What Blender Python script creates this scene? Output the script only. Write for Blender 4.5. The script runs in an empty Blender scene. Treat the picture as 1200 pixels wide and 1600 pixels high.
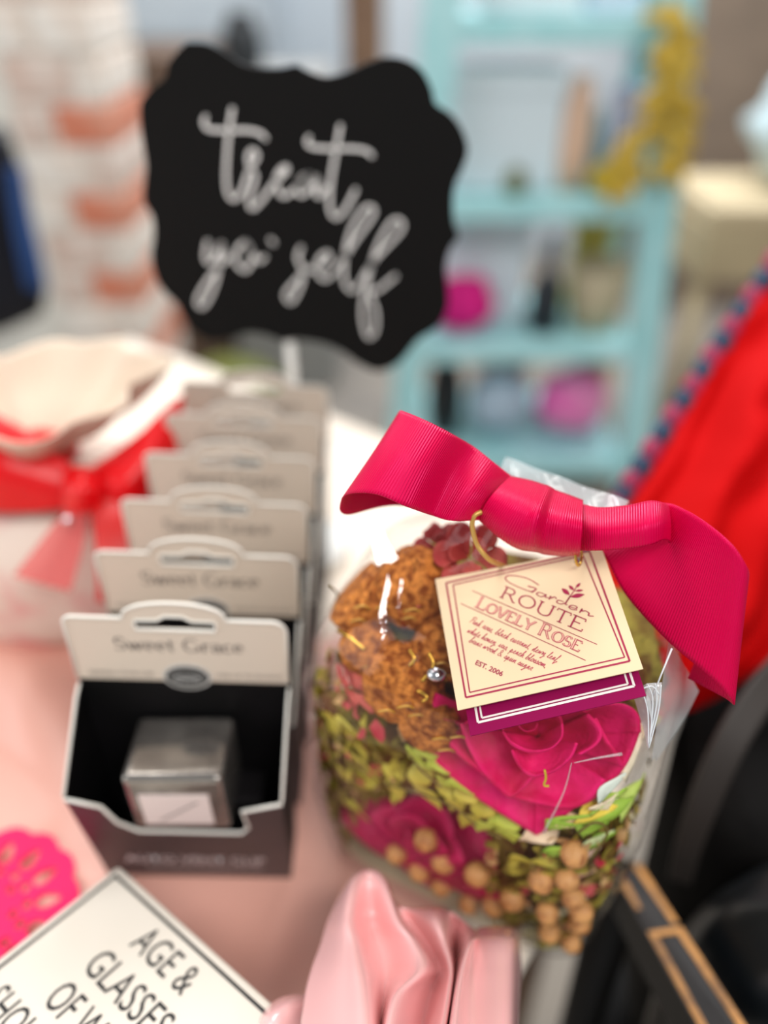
import bpy, bmesh, math, random
from mathutils import Vector, Matrix, noise
from mathutils.bvhtree import BVHTree
random.seed(7)
SC = bpy.context.scene
COL = SC.collection

# ------------------------------------------------------------------ camera
PITCH = math.radians(36.5); FPX = 1200.0; CAMZ = 0.317
cd = bpy.data.cameras.new('camera'); cam = bpy.data.objects.new('camera', cd); COL.objects.link(cam)
cam.location = (0, 0, CAMZ); cam.rotation_euler = (math.pi/2 - PITCH, 0, 0)
cd.sensor_fit = 'VERTICAL'; cd.sensor_height = 36.0; cd.lens = 27.0
cd.clip_start = 0.01; cd.clip_end = 60
cd.dof.use_dof = True; cd.dof.focus_distance = 0.206; cd.dof.aperture_fstop = 2.95; cd.dof.aperture_blades = 0
SC.camera = cam
# ------------------------------------------------------------------ world and lights
w = bpy.data.worlds.new('shop_ambient'); SC.world = w; w.use_nodes = True
bg = w.node_tree.nodes['Background']; bg.inputs[0].default_value = (0.93, 0.97, 1.0, 1); bg.inputs[1].default_value = 0.5
def area(name, loc, target, sx, sy, watts, col):
    l = bpy.data.lights.new(name, 'AREA'); l.shape = 'RECTANGLE'; l.size = sx; l.size_y = sy; l.energy = watts; l.color = col
    o = bpy.data.objects.new(name, l); COL.objects.link(o); o.location = loc
    o.rotation_euler = (Vector(target) - Vector(loc)).to_track_quat('-Z', 'Y').to_euler(); return o
area('unseen_overhead_light', (-0.55, 1.15, 1.75), (0, 0.3, 0), 1.2, 0.6, 26, (1, 0.97, 0.92))
area('unseen_overhead_light', (0.55, -0.75, 1.75), (0, 0.3, 0), 1.2, 0.6, 34, (1, 0.97, 0.93))  # unseen fill added overhead to brighten the faces toward the camera
area('unseen_overhead_light', (0.3, 2.2, 1.8), (0.2, 2.0, 0), 1.6, 0.8, 76, (0.97, 0.98, 1.0))  # unseen lamp added to brighten the background
area('shop_window_light', (-2.4, -0.4, 1.2), (0, 0.3, 0.05), 1.6, 1.8, 30, (0.92, 0.97, 1.0))
SC.view_settings.view_transform = 'Standard'; SC.view_settings.look = 'None'
SC.cycles.transparent_max_bounces = 32; SC.view_settings.exposure = -0.28; SC.view_settings.gamma = 1.0; SC.view_settings.use_curve_mapping = False

# ------------------------------------------------------------------ pixel helpers
CO = Vector((0, 0, CAMZ)); AX = Vector((1, 0, 0))
AU = Vector((0, math.sin(PITCH), math.cos(PITCH))); AW = Vector((0, math.cos(PITCH), -math.sin(PITCH)))
def ray(px, py): return AW + AX*((px-600)/FPX) - AU*((py-800)/FPX)
def dp(px, py, d): return CO + ray(px, py)*d                       # at a depth along the view axis
def onz(px, py, z): r = ray(px, py); return CO + r*((z-CAMZ)/r.z)   # on a level surface
def ony(px, py, y): r = ray(px, py); return CO + r*(y/r.y)          # on an upright plane
def onp(px, py, p0, n): r = ray(px, py); return CO + r*((p0-CO).dot(n)/r.dot(n))

# ------------------------------------------------------------------ materials
def lin(c):
    return tuple((v/12.92 if v <= .04045 else ((v+.055)/1.055)**2.4) for v in (x/255 for x in c))
MATS = {}
def mat(name, c=(200,200,200), rough=.5, metal=0, spec=.5, c2=None, scale=40, bump=0, bscale=200, sheen=0, coat=0, aniso=0, trans=0, detail=4, contrast=(.35,.65), coord='Object', bdist=.001):
    if name in MATS: return MATS[name]
    m = bpy.data.materials.new(name); m.use_nodes = True; MATS[name] = m
    nt = m.node_tree; b = nt.nodes['Principled BSDF']
    b.inputs['Base Color'].default_value = (*lin(c), 1); b.inputs['Roughness'].default_value = rough
    b.inputs['Metallic'].default_value = metal; b.inputs['Specular IOR Level'].default_value = spec
    b.inputs['Sheen Weight'].default_value = sheen; b.inputs['Coat Weight'].default_value = coat
    b.inputs['Anisotropic'].default_value = aniso; b.inputs['Transmission Weight'].default_value = trans
    tc = nt.nodes.new('ShaderNodeTexCoord')
    if c2:
        n = nt.nodes.new('ShaderNodeTexNoise'); n.inputs['Scale'].default_value = scale; n.inputs['Detail'].default_value = detail
        nt.links.new(tc.outputs[coord], n.inputs['Vector'])
        r = nt.nodes.new('ShaderNodeValToRGB'); r.color_ramp.elements[0].position = contrast[0]; r.color_ramp.elements[1].position = contrast[1]
        r.color_ramp.elements[0].color = (*lin(c), 1); r.color_ramp.elements[1].color = (*lin(c2), 1)
        nt.links.new(n.outputs['Fac'], r.inputs[0]); nt.links.new(r.outputs[0], b.inputs['Base Color'])
    if bump:
        n = nt.nodes.new('ShaderNodeTexNoise'); n.inputs['Scale'].default_value = bscale; n.inputs['Detail'].default_value = 4
        nt.links.new(tc.outputs[coord], n.inputs['Vector'])
        bp = nt.nodes.new('ShaderNodeBump'); bp.inputs['Strength'].default_value = bump; bp.inputs['Distance'].default_value = bdist
        nt.links.new(n.outputs['Fac'], bp.inputs['Height']); nt.links.new(bp.outputs[0], b.inputs['Normal'])
    return m
def ribbed(name, c, rough, per):                                    # grosgrain: ribs across the ribbon, along UV x in metres
    m = mat(name, c, rough, spec=.6, sheen=.0); nt = m.node_tree; b = nt.nodes['Principled BSDF']; b.inputs['Specular Tint'].default_value = (1, .16, .5, 1)
    uv = nt.nodes.new('ShaderNodeUVMap'); wv = nt.nodes.new('ShaderNodeTexWave'); wv.wave_type = 'BANDS'; wv.bands_direction = 'X'
    wv.inputs['Scale'].default_value = 2*math.pi/per/20; wv.inputs['Distortion'].default_value = 0
    nt.links.new(uv.outputs[0], wv.inputs['Vector'])
    bp = nt.nodes.new('ShaderNodeBump'); bp.inputs['Strength'].default_value = .7; bp.inputs['Distance'].default_value = .0002
    nt.links.new(wv.outputs['Fac'], bp.inputs['Height']); nt.links.new(bp.outputs[0], b.inputs['Normal'])
    return m
def film(name, gloss=.05, tint=(255,255,255), rough=.06, bump=.25, bscale=60, veil=0.0):
    if name in MATS: return MATS[name]
    m = bpy.data.materials.new(name); m.use_nodes = True; MATS[name] = m; nt = m.node_tree; nt.nodes.clear()
    out = nt.nodes.new('ShaderNodeOutputMaterial'); t = nt.nodes.new('ShaderNodeBsdfTransparent'); t.inputs[0].default_value = (*lin(tint), 1)
    g = nt.nodes.new('ShaderNodeBsdfGlossy'); g.inputs['Roughness'].default_value = rough
    mx = nt.nodes.new('ShaderNodeMixShader'); fr = nt.nodes.new('ShaderNodeLayerWeight'); fr.inputs['Blend'].default_value = .5
    tc = nt.nodes.new('ShaderNodeTexCoord'); n = nt.nodes.new('ShaderNodeTexNoise'); n.inputs['Scale'].default_value = bscale; n.inputs['Detail'].default_value = 2
    bp = nt.nodes.new('ShaderNodeBump'); bp.inputs['Strength'].default_value = bump; bp.inputs['Distance'].default_value = .004
    nt.links.new(tc.outputs['Object'], n.inputs['Vector']); nt.links.new(n.outputs['Fac'], bp.inputs['Height'])
    nt.links.new(bp.outputs[0], g.inputs['Normal']); nt.links.new(bp.outputs[0], fr.inputs['Normal'])
    pw = nt.nodes.new('ShaderNodeMath'); pw.operation = 'POWER'; pw.inputs[1].default_value = 4; nt.links.new(fr.outputs['Facing'], pw.inputs[0])
    ml = nt.nodes.new('ShaderNodeMath'); ml.operation = 'MULTIPLY_ADD'; ml.inputs[1].default_value = .45; ml.inputs[2].default_value = .025; nt.links.new(pw.outputs[0], ml.inputs[0])
    ad = nt.nodes.new('ShaderNodeMath'); ad.operation = 'ADD'; ad.inputs[1].default_value = gloss; ad.use_clamp = True
    nt.links.new(ml.outputs[0], ad.inputs[0]); nt.links.new(ad.outputs[0], mx.inputs[0])
    nt.links.new(t.outputs[0], mx.inputs[1]); nt.links.new(g.outputs[0], mx.inputs[2])
    last = mx
    if veil:
        d = nt.nodes.new('ShaderNodeBsdfDiffuse'); d.inputs[0].default_value = (.85, .88, .9, 1)
        m2 = nt.nodes.new('ShaderNodeMixShader'); m2.inputs[0].default_value = veil
        nt.links.new(mx.outputs[0], m2.inputs[1]); nt.links.new(d.outputs[0], m2.inputs[2]); last = m2
    nt.links.new(last.outputs[0], out.inputs[0]); return m
def sheer(name, c, op):                                             # organza: see-through woven cloth
    if name in MATS: return MATS[name]
    m = bpy.data.materials.new(name); m.use_nodes = True; MATS[name] = m; nt = m.node_tree; nt.nodes.clear()
    out = nt.nodes.new('ShaderNodeOutputMaterial'); t = nt.nodes.new('ShaderNodeBsdfTransparent'); t.inputs[0].default_value = (1, .75, .75, 1)
    p = nt.nodes.new('ShaderNodeBsdfPrincipled'); p.inputs['Base Color'].default_value = (*lin(c), 1); p.inputs['Roughness'].default_value = .35
    mx = nt.nodes.new('ShaderNodeMixShader'); mx.inputs[0].default_value = op
    nt.links.new(t.outputs[0], mx.inputs[1]); nt.links.new(p.outputs[0], mx.inputs[2]); nt.links.new(mx.outputs[0], out.inputs[0]); return m

# ------------------------------------------------------------------ object helpers
def tag(o, label, cat, group=None):
    o['label'] = label; o['category'] = cat
    if group: o['group'] = group
    return o
def empty(name, label, cat, loc=(0,0,0), group=None):
    o = bpy.data.objects.new(name, None); COL.objects.link(o); o.location = loc; o.empty_display_size = .02
    return tag(o, label, cat, group)
def mob(name, vs, fs, m, parent=None, smooth=True, uvs=None):
    me = bpy.data.meshes.new(name)
    off = parent.matrix_world_loc if False else None
    me.from_pydata([tuple(v) for v in vs], [], fs); me.materials.append(m)
    if uvs:
        ul = me.uv_layers.new(name='UVMap')
        for l in me.loops: ul.data[l.index].uv = uvs[l.vertex_index]
    if smooth:
        for p in me.polygons: p.use_smooth = True
    me.update()
    return link(name, me, parent)
def ploc(p):
    v = Vector((0,0,0))
    while p: v += Vector(p.location); p = p.parent
    return v
def link(name, me, parent=None):
    o = bpy.data.objects.new(name, me); COL.objects.link(o)
    if parent:
        o.parent = parent; o.location = -ploc(parent)               # meshes are written in world coordinates
    return o
def bmo(name, bm, m, parent=None, smooth=False):
    me = bpy.data.meshes.new(name); bmesh.ops.recalc_face_normals(bm, faces=bm.faces); bm.to_mesh(me); bm.free(); me.materials.append(m)
    if smooth:
        for p in me.polygons: p.use_smooth = True
    return link(name, me, parent)
def solid(o, t, off=0):
    s = o.modifiers.new('thick', 'SOLIDIFY'); s.thickness = t; s.offset = off; return o
def struct(o): o['kind'] = 'structure'; return o
def box_bm(x0, x1, y0, y1, z0, z1, bev=0, mtx=None, seg=2):
    bm = bmesh.new(); bmesh.ops.create_cube(bm, size=1)
    for v in bm.verts: v.co = Vector(((x0+x1)/2+v.co.x*(x1-x0), (y0+y1)/2+v.co.y*(y1-y0), (z0+z1)/2+v.co.z*(z1-z0)))
    if bev: bmesh.ops.bevel(bm, geom=bm.edges[:], offset=bev, segments=seg, affect='EDGES', profile=.6)
    if mtx: bmesh.ops.transform(bm, matrix=mtx, verts=bm.verts)
    return bm
def box(name, x0, x1, y0, y1, z0, z1, m, parent=None, bev=.002, mtx=None): return bmo(name, box_bm(x0,x1,y0,y1,z0,z1,bev,mtx), m, parent, False)
def cr(p, t):                                                       # Catmull-Rom through points, t in 0..1
    n = len(p)-1; s = min(int(t*n), n-1); f = t*n - s
    a, b, c, d = p[max(s-1,0)], p[s], p[s+1], p[min(s+2,n)]
    return .5*((2*b) + (c-a)*f + (2*a-5*b+4*c-d)*f*f + (3*b-a-3*c+d)*f**3)
def smoothpath(pts, n): return [cr(pts, i/(n-1)) for i in range(n)]
def loft(name, rows, m, parent=None, nu=40, nv=10, thick=.0004, fn=None):
    cols = [[Vector(p) for p in r] for r in rows]
    long = [smoothpath([cr(r, j/(nv-1)) for r in cols], nu) for j in range(nv)]
    vs, fs, uv = [], [], []
    acc = [0.0]
    for i in range(1, nu): acc.append(acc[-1] + (long[nv//2][i]-long[nv//2][i-1]).length)
    wd = (long[0][nu//2]-long[-1][nu//2]).length
    for i in range(nu):
        for j in range(nv):
            v = long[j][i]
            if fn: v = fn(v, i/(nu-1), j/(nv-1))
            vs.append(v); uv.append((acc[i], wd*j/(nv-1)))
    for i in range(nu-1):
        for j in range(nv-1):
            a = i*nv+j; fs.append((a, a+nv, a+nv+1, a+1))
    o = mob(name, vs, fs, m, parent, True, uv)
    if thick: solid(o, thick)
    return o
def tube(name, pts, r, m, parent=None, seg=8, n=None, closed=False):
    P = [Vector(p) for p in pts]
    if n: P = smoothpath(P + ([P[0]] if closed else []), n)
    if closed and (P[0]-P[-1]).length < 1e-7: P = P[:-1]
    vs, fs = [], []; k = len(P); up = None
    for i, p in enumerate(P):
        t = (P[(i+1) % k] - P[i-1]) if closed else (P[min(i+1,k-1)] - P[max(i-1,0)])
        t.normalize()
        if up is None: up = t.orthogonal().normalized()
        up = (up - t*up.dot(t)).normalized(); s = t.cross(up)
        rr = r(i/(k-1)) if callable(r) else r
        for a in range(seg):
            q = 2*math.pi*a/seg; vs.append(p + up*math.cos(q)*rr + s*math.sin(q)*rr)
    for i in range(k if closed else k-1):
        for a in range(seg):
            b, c = i*seg, ((i+1) % k)*seg; fs.append((b+a, b+(a+1) % seg, c+(a+1) % seg, c+a))
    if not closed: fs += [tuple(range(seg))[::-1], tuple(range((k-1)*seg, k*seg))]
    return mob(name, vs, fs, m, parent)
def rings(name, rs, m, parent=None, cap=True):
    vs, fs = [], []; n = len(rs[0])
    for r in rs: vs += r
    for i in range(len(rs)-1):
        for a in range(n):
            fs.append((i*n+a, i*n+(a+1) % n, (i+1)*n+(a+1) % n, (i+1)*n+a))
    if cap: fs += [tuple(range(n))[::-1], tuple(range((len(rs)-1)*n, len(rs)*n))]
    return mob(name, vs, fs, m, parent)
def lathe(name, prof, c, m, parent=None, n=28, rip=0, k=9):
    rs = []
    for r, z in prof:
        rs.append([Vector(c) + Vector((r*(1+rip*math.sin(k*2*math.pi*a/n))*math.cos(2*math.pi*a/n), r*(1+rip*math.sin(k*2*math.pi*a/n))*math.sin(2*math.pi*a/n), z)) for a in range(n)])
    return rings(name, rs, m, parent)
def blob(name, c, r, m, parent=None, lump=.15, sc=(1,1,1), f=2.0, sub=3, seed=0):
    bm = bmesh.new(); bmesh.ops.create_icosphere(bm, subdivisions=sub, radius=1)
    for v in bm.verts:
        d = 1 + lump*noise.noise(v.co*f + Vector((seed*3.1, seed, 5)))*1.6
        v.co = Vector(c) + Vector((v.co.x*sc[0], v.co.y*sc[1], v.co.z*sc[2]))*r*d
    return bmo(name, bm, m, parent, True)
def flat(name, loops, m, mtx, thick, parent=None):                  # filled 2D outline with holes, given thickness (front face at +thick/2)
    c = bpy.data.curves.new('tmp', 'CURVE'); c.dimensions = '2D'; c.fill_mode = 'BOTH'; c.extrude = thick/2
    for lp in loops:
        s = c.splines.new('POLY'); s.points.add(len(lp)-1); s.use_cyclic_u = True
        for i, p in enumerate(lp): s.points[i].co = (p[0], p[1], 0, 1)
    o = bpy.data.objects.new('tmp', c); COL.objects.link(o)
    bpy.context.view_layer.update()
    dg = bpy.context.evaluated_depsgraph_get(); me = bpy.data.meshes.new_from_object(o.evaluated_get(dg)); bpy.data.objects.remove(o); bpy.data.curves.remove(c)
    me.transform(mtx); me.name = name; me.materials.clear(); me.materials.append(m)
    return link(name, me, parent)
# --- writing: strokes laid as thin flat strips on a plane frame (origin o, x axis u, y axis v, normal n)
class Frame:
    def __init__(s, o, u, n):
        s.o = Vector(o); s.n = Vector(n).normalized(); u = Vector(u); s.u = (u - s.n*u.dot(s.n)).normalized(); s.v = s.n.cross(s.u)
    def at(s, x, y, h=0): return s.o + s.u*x + s.v*y + s.n*h
    def px(s, x, y, h=0): return onp(x, y, s.o, s.n) + s.n*h
    def to(s, P): d = P - s.o; return (d.dot(s.u), d.dot(s.v))
    def mtx(s):
        return Matrix(((s.u.x, s.v.x, s.n.x, s.o.x), (s.u.y, s.v.y, s.n.y, s.o.y), (s.u.z, s.v.z, s.n.z, s.o.z), (0,0,0,1)))
def strip(vs, fs, pts, wid, fr, h, caps=True):
    """pts: 2D in frame metres; wid(t, dx, dy) half width"""
    n = len(pts); b = len(vs)
    for i, p in enumerate(pts):
        q0, q1 = pts[max(i-1,0)], pts[min(i+1,n-1)]
        d = Vector((q1[0]-q0[0], q1[1]-q0[1])); d = d.normalized() if d.length > 1e-12 else Vector((1,0))
        k = wid(i/(n-1), d.x, d.y)
        vs.append(fr.at(p[0]-d.y*k, p[1]+d.x*k, h)); vs.append(fr.at(p[0]+d.y*k, p[1]-d.x*k, h))
    for i in range(n-1): fs.append((b+2*i, b+2*i+1, b+2*i+3, b+2*i+2))
    if caps:
        for e in (0, n-1):
            q0, q1 = pts[max(e-1,0)], pts[min(e+1,n-1)]
            d = Vector((q1[0]-q0[0], q1[1]-q0[1])); d = d.normalized() if d.length > 1e-12 else Vector((1,0))
            if e == 0: d = -d
            k = wid(e/(n-1), d.x, d.y); c = len(vs)
            for a in range(7):
                t = -math.pi/2 + math.pi*a/6
                vs.append(fr.at(pts[e][0]+k*(d.x*math.cos(t)-d.y*math.sin(t)), pts[e][1]+k*(d.y*math.cos(t)+d.x*math.sin(t)), h))
            fs.append(tuple(range(c, c+7)))
def sm2(pts, n=None, smooth=True):
    if not smooth: return [tuple(p) for p in pts]
    P = [Vector((p[0], p[1], 0)) for p in pts]
    return [(v.x, v.y) for v in smoothpath(P, n or max(3, (len(pts)-1)*6))]
def A(cx, cy, rx, ry, a0, a1, k=9): return [(cx+rx*math.cos(math.radians(a0+(a1-a0)*i/k)), cy+ry*math.sin(math.radians(a0+(a1-a0)*i/k))) for i in range(k+1)]
# serif alphabet: glyph -> (advance, strokes); straight lists stay straight, arcs are dense; 's' lists are serifs (drawn thin)
def ser(x, y, k=.11): return [(x-k, y), (x+k, y)]
SERIF = {
 'L': (.72, [[(.16,0),(.16,1)], ser(.16,1), ser(.12,0), [(.16,0),(.66,0),(.66,.2)]]),
 'O': (.92, [A(.46,.5,.38,.49,90,450,20)]),
 'V': (.84, [[(.08,1),(.42,0)], [(.42,0),(.76,1)], ser(.08,1), ser(.76,1)]),
 'E': (.76, [[(.16,0),(.16,1)], ser(.14,1), ser(.14,0), [(.16,1),(.64,1),(.64,.82)], [(.16,.53),(.48,.53)], [(.16,0),(.68,0),(.68,.2)]]),
 'Y': (.84, [[(.08,1),(.42,.45)], [(.42,.45),(.76,1)], [(.42,.45),(.42,0)], ser(.08,1), ser(.76,1), ser(.42,0)]),
 'R': (.86, [[(.16,0),(.16,1)], ser(.14,1), ser(.16,0), [(.16,1)]+A(.4,.75,.2,.25,90,-90)+[(.16,.5)], [(.42,.5),(.74,0),(.84,0)]]),
 'S': (.66, [A(.33,.74,.22,.25,20,255,10)+A(.33,.26,.24,.25,75,-160,10)]),
 'T': (.76, [[(.38,0),(.38,1)], [(.06,.82),(.06,1),(.7,1),(.7,.82)], ser(.38,0)]),
 'U': (.9, [[(.16,1),(.16,.35)]+A(.45,.32,.29,.32,180,360)+[(.74,1)], ser(.16,1), ser(.74,1)]),
 'G': (.94, [A(.47,.5,.38,.49,50,320,16), [(.8,.05),(.8,.42)], ser(.76,.42)]),
 'w': (.86, [[(.08,.62),(.26,0)], [(.26,0),(.43,.58)], [(.43,.6),(.6,0)], [(.6,0),(.78,.62)], ser(.08,.62,.08), ser(.78,.62,.08)]),
 'e': (.58, [[(.1,.33),(.5,.33)]+A(.3,.33,.2,.3,0,310,12)]),
 't': (.42, [[(.2,.85),(.2,.12)]+A(.3,.12,.1,.12,180,300,4), [(.06,.62),(.38,.62)]]),
 'r': (.48, [[(.14,0),(.14,.62)], ser(.14,0,.1), [(.14,.4)]+A(.3,.42,.14,.2,150,30,5), ser(.1,.62,.05)]),
 'a': (.58, [A(.28,.45,.17,.18,160,0,6)+[(.45,.1),(.55,0)], A(.28,.18,.18,.18,60,300,8)+[(.45,.12)]]),
 'c': (.54, [A(.3,.31,.21,.31,40,320,10)]), '.': (.25, [[(.1,.03),(.14,.03)]]), ' ': (.4, [])}
# joined hand: monoline, x-height .5
HAND = {
 'P': (.62, [(.18,0),(.2,.5),(.24,1),(.05,.8),(.3,1.1),(.62,.95),(.55,.6),(.22,.5)]), 'i': (.3, [(0,.05),(.14,.5),(.14,.08),(.3,.05)]),
 'n': (.5, [(0,.05),(.1,.48),(.1,0),(.3,.5),(.34,.05),(.5,.05)]), 'k': (.5, [(0,.05),(.22,.95),(.15,1),(.1,0),(.3,.45),(.15,.28),(.38,.02),(.5,.06)]),
 'r': (.38, [(0,.05),(.12,.5),(.28,.46),(.2,.1),(.38,.05)]), 'o': (.45, [(0,.2),(.2,.5),(.06,.25),(.2,.0),(.34,.25),(.22,.48),(.45,.4)]),
 's': (.38, [(0,.05),(.18,.52),(.28,.15),(.1,.02),(.38,.06)]), 'e': (.42, [(0,.1),(.26,.35),(.18,.5),(.08,.2),(.22,.0),(.42,.1)]),
 'b': (.48, [(0,.05),(.22,.95),(.14,1),(.1,.1),(.25,0),(.34,.3),(.2,.4),(.48,.35)]), 'l': (.32, [(0,.05),(.22,.9),(.14,1),(.1,.1),(.32,.05)]),
 'a': (.46, [(.02,.1),(.3,.48),(.1,.4),(.08,.05),(.28,.3),(.3,.05),(.46,.08)]), 'c': (.4, [(0,.1),(.28,.45),(.14,.5),(.06,.15),(.2,0),(.4,.1)]),
 'u': (.5, [(0,.05),(.1,.5),(.1,.08),(.22,0),(.34,.5),(.34,.05),(.5,.06)]), 't': (.34, [(0,.05),(.16,.85),(.12,.1),(.34,.06)]),
 'd': (.5, [(.02,.1),(.28,.48),(.08,.3),(.12,0),(.34,.95),(.32,.05),(.5,.08)]), 'w': (.62, [(0,.05),(.1,.5),(.12,.05),(.28,.4),(.3,.05),(.46,.5),(.62,.42)]),
 'y': (.5, [(0,.05),(.1,.5),(.14,.1),(.34,.5),(.28,-.4),(.14,-.45),(.5,.06)]), 'f': (.36, [(0,.05),(.24,.9),(.16,1),(.08,-.45),(.2,-.3),(.36,.08)]),
 'h': (.5, [(0,.05),(.22,.95),(.12,1),(.1,0),(.28,.5),(.34,.05),(.5,.05)]), 'p': (.48, [(0,.05),(.14,.5),(.06,-.45),(.16,.4),(.32,.3),(.18,.0),(.48,.08)]),
 'm': (.7, [(0,.05),(.1,.48),(.1,0),(.26,.5),(.28,.05),(.46,.5),(.5,.05),(.7,.05)]), 'g': (.5, [(.02,.1),(.3,.48),(.1,.4),(.1,.05),(.32,.4),(.26,-.4),(.12,-.45),(.5,.08)]),
 ',': (.22, [(.06,.04),(.02,-.14)]), '.': (.2, [(.06,.02),(.08,.03)]), ' ': (.32, None),
 '&': (.8, [(.6,.3),(.3,0),(.1,.2),(.4,.7),(.3,1),(.15,.75),(.6,.05),(.75,.1)])}
def serif_text(name, txt, fr, p0, p1, size, m, parent, h=1e-4, thick=.15, thin=.05, inline=None, big=None):
    """p0,p1: 2D start/end of baseline in frame metres"""
    d = Vector((p1[0]-p0[0], p1[1]-p0[1])); L = d.length; d.normalize()
    adv = sum(SERIF[c][0]*(1.25 if big and i in big else 1) for i, c in enumerate(txt)); sx = L/adv
    vs, fs, vi, fi = [], [], [], []; x = 0
    for i, c in enumerate(txt):
        a, st = SERIF[c]; b = 1.22 if big and i in big else 1.0
        for s in st:
            P = []
            for q in s:
                gx, gy = (x+q[0]*(1.25 if b > 1 else 1))*sx, q[1]*size*b; P.append((p0[0]+d.x*gx-d.y*gy, p0[1]+d.y*gx+d.x*gy))
            def wid(t, dx, dy): along = abs(dx*d.y*-1 + dy*d.x); return size*(thin+(thick-thin)*along)/2
            strip(vs, fs, P, wid, fr, h, False)
            if inline and len(s) > 1:
                def wi(t, dx, dy): along = abs(dx*d.y*-1 + dy*d.x); return max(0, size*(thin+(thick-thin)*along)/2-size*thin*.55)*.8
                strip(vi, fi, P, wi, fr, h*2, False)
        x += a*(1.25 if b > 1 else 1)
    o = mob(name, vs, fs, m, parent, False)
    if inline and fi: mob('letter_inlay', vi, fi, inline, o, False)
    return o
def hand_text(name, txt, fr, p0, p1, size, m, parent, h=1e-4, wd=.05):
    d = Vector((p1[0]-p0[0], p1[1]-p0[1])); L = d.length; d.normalize()
    sx = L/sum(HAND[c][0] for c in txt); vs, fs = [], []; x = 0; run = []
    def flush():
        if len(run) > 1: strip(vs, fs, sm2(run, len(run)*4), lambda t, a, b: size*wd/2, fr, h, False)
        run.clear()
    for c in txt:
        a, g = HAND[c]
        if g is None or c in ',.': flush()
        if g:
            for q in g:
                gx, gy = (x+q[0])*sx + q[1]*size*.28, q[1]*size; run.append((p0[0]+d.x*gx-d.y*gy, p0[1]+d.y*gx+d.x*gy))
            if c in ',.&P': flush()
        x += a
    flush(); return mob(name, vs, fs, m, parent, False)
def sans_text(name, txt, fr, p0, p1, size, m, parent, h=1e-4, bold=0.0):
    c = bpy.data.curves.new('tmp', 'FONT'); c.body = txt; c.size = 1; c.offset = bold; c.resolution_u = 3
    o = bpy.data.objects.new('tmp', c); COL.objects.link(o); bpy.context.view_layer.update()
    me = bpy.data.meshes.new_from_object(o.evaluated_get(bpy.context.evaluated_depsgraph_get())); bpy.data.objects.remove(o); bpy.data.curves.remove(c)
    xs = [v.co.x for v in me.vertices]; ys = [v.co.y for v in me.vertices]; x0, x1 = min(xs), max(xs); yh = max(ys)
    d = Vector((p1[0]-p0[0], p1[1]-p0[1])); L = d.length; d.normalize()
    for v in me.vertices:
        gx, gy = (v.co.x-x0)/(x1-x0)*L, v.co.y/yh*size; v.co = fr.at(p0[0]+d.x*gx-d.y*gy, p0[1]+d.y*gx+d.x*gy, h)
    me.materials.clear(); me.materials.append(m); me.name = name; return link(name, me, parent)
def copy_tree(o, delta, parent=None):
    c = o.copy(); COL.objects.link(c); c.parent = parent
    if parent is None: c.location = Vector(o.location) + Vector(delta)
    for ch in o.children: copy_tree(ch, delta, c)
    return c

# ================================================================== the setting
FZ = -0.75
M_floor = mat('worn_concrete', (132,126,120), .8, c2=(166,156,144), scale=3, bump=.3, bscale=30)
struct(box('floor', -3.2, 3.2, -1.2, 3.4, FZ-.05, FZ, M_floor, bev=0))
struct(box('wall_back', -3.2, 3.2, 3.3, 3.4, FZ, 1.9, mat('wall_blue_grey', (206,214,220), .8, c2=(196,206,214), scale=2), bev=0))
struct(box('wall_left', -3.25, -3.15, -1.2, 3.4, FZ, 1.9, mat('wall_white', (235,234,228), .8, c2=(225,225,220), scale=2), bev=0))
struct(box('wall_right', 3.15, 3.25, -1.2, 3.4, FZ, 1.9, mat('wall_taupe', (165,150,135), .8, c2=(150,138,125), scale=2), bev=0))
# whitewashed brick pillar
def pillar():
    x0, x1, y0, y1 = -.675, -.50, 1.55, 1.80
    root = struct(box('wall_brick_pillar', x0+.006, x1-.006, y0+.006, y1-.006, FZ, 1.0, mat('whitewashed_mortar', (226,216,206), .9, bump=.5, bscale=80), bev=0))
    mm = [mat('brick_whitewashed', (240,234,226), .85, c2=(228,210,196), scale=18, bump=.4), mat('brick_pink_wash', (214,186,172), .85, c2=(228,214,204), scale=15, bump=.4),
          mat('brick_bare_orange', (212,126,98), .85, c2=(226,176,154), scale=20, bump=.4, contrast=(.45,.75))]
    h = .066; cache = {}
    n = int((1.0-FZ)/(h+.010))
    for k in range(n):
        z = FZ + k*(h+.010)+.005
        for j in range(2):
            if k % 2: xs = (x0, x0+.118) if j == 0 else (x0+.128, x1)
            else: xs = (x0, x0+.062) if j == 0 else (x0+.072, x1)
            r = random.random(); w_ = xs[1]-xs[0]
            mi = 2 if (k % 2 == 0 and j == 1 and r < .8) or (k % 4 == 1 and r < .12) else (1 if r < .5 else 0)
            key = (round(w_,4), mi)
            if key not in cache:
                bm = box_bm(-w_/2, w_/2, -.125, .125, -h/2, h/2, .004, seg=1); me = bpy.data.meshes.new('brick'); bm.to_mesh(me); bm.free(); me.materials.append(mm[mi]); cache[key] = me
            o = bpy.data.objects.new('brick', cache[key]); COL.objects.link(o); o.parent = root
            o.location = (sum(xs)/2, (y0+y1)/2+random.uniform(-.003,.002), z+h/2)
pillar()
# white screen left of the pillar
struct(box('wall_partition', -1.6, -.668, 1.72, 1.78, FZ, 1.0, mat('partition_white', (240,238,230), .7, c2=(232,230,222), scale=3), bev=.003))
# wooden post beyond the sign
struct(box('trim_post', -.11, .0, 2.55, 2.66, FZ, 1.9, mat('post_wood', (140,108,84), .6, c2=(112,84,64), scale=8, bump=.2), bev=.004))

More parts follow.
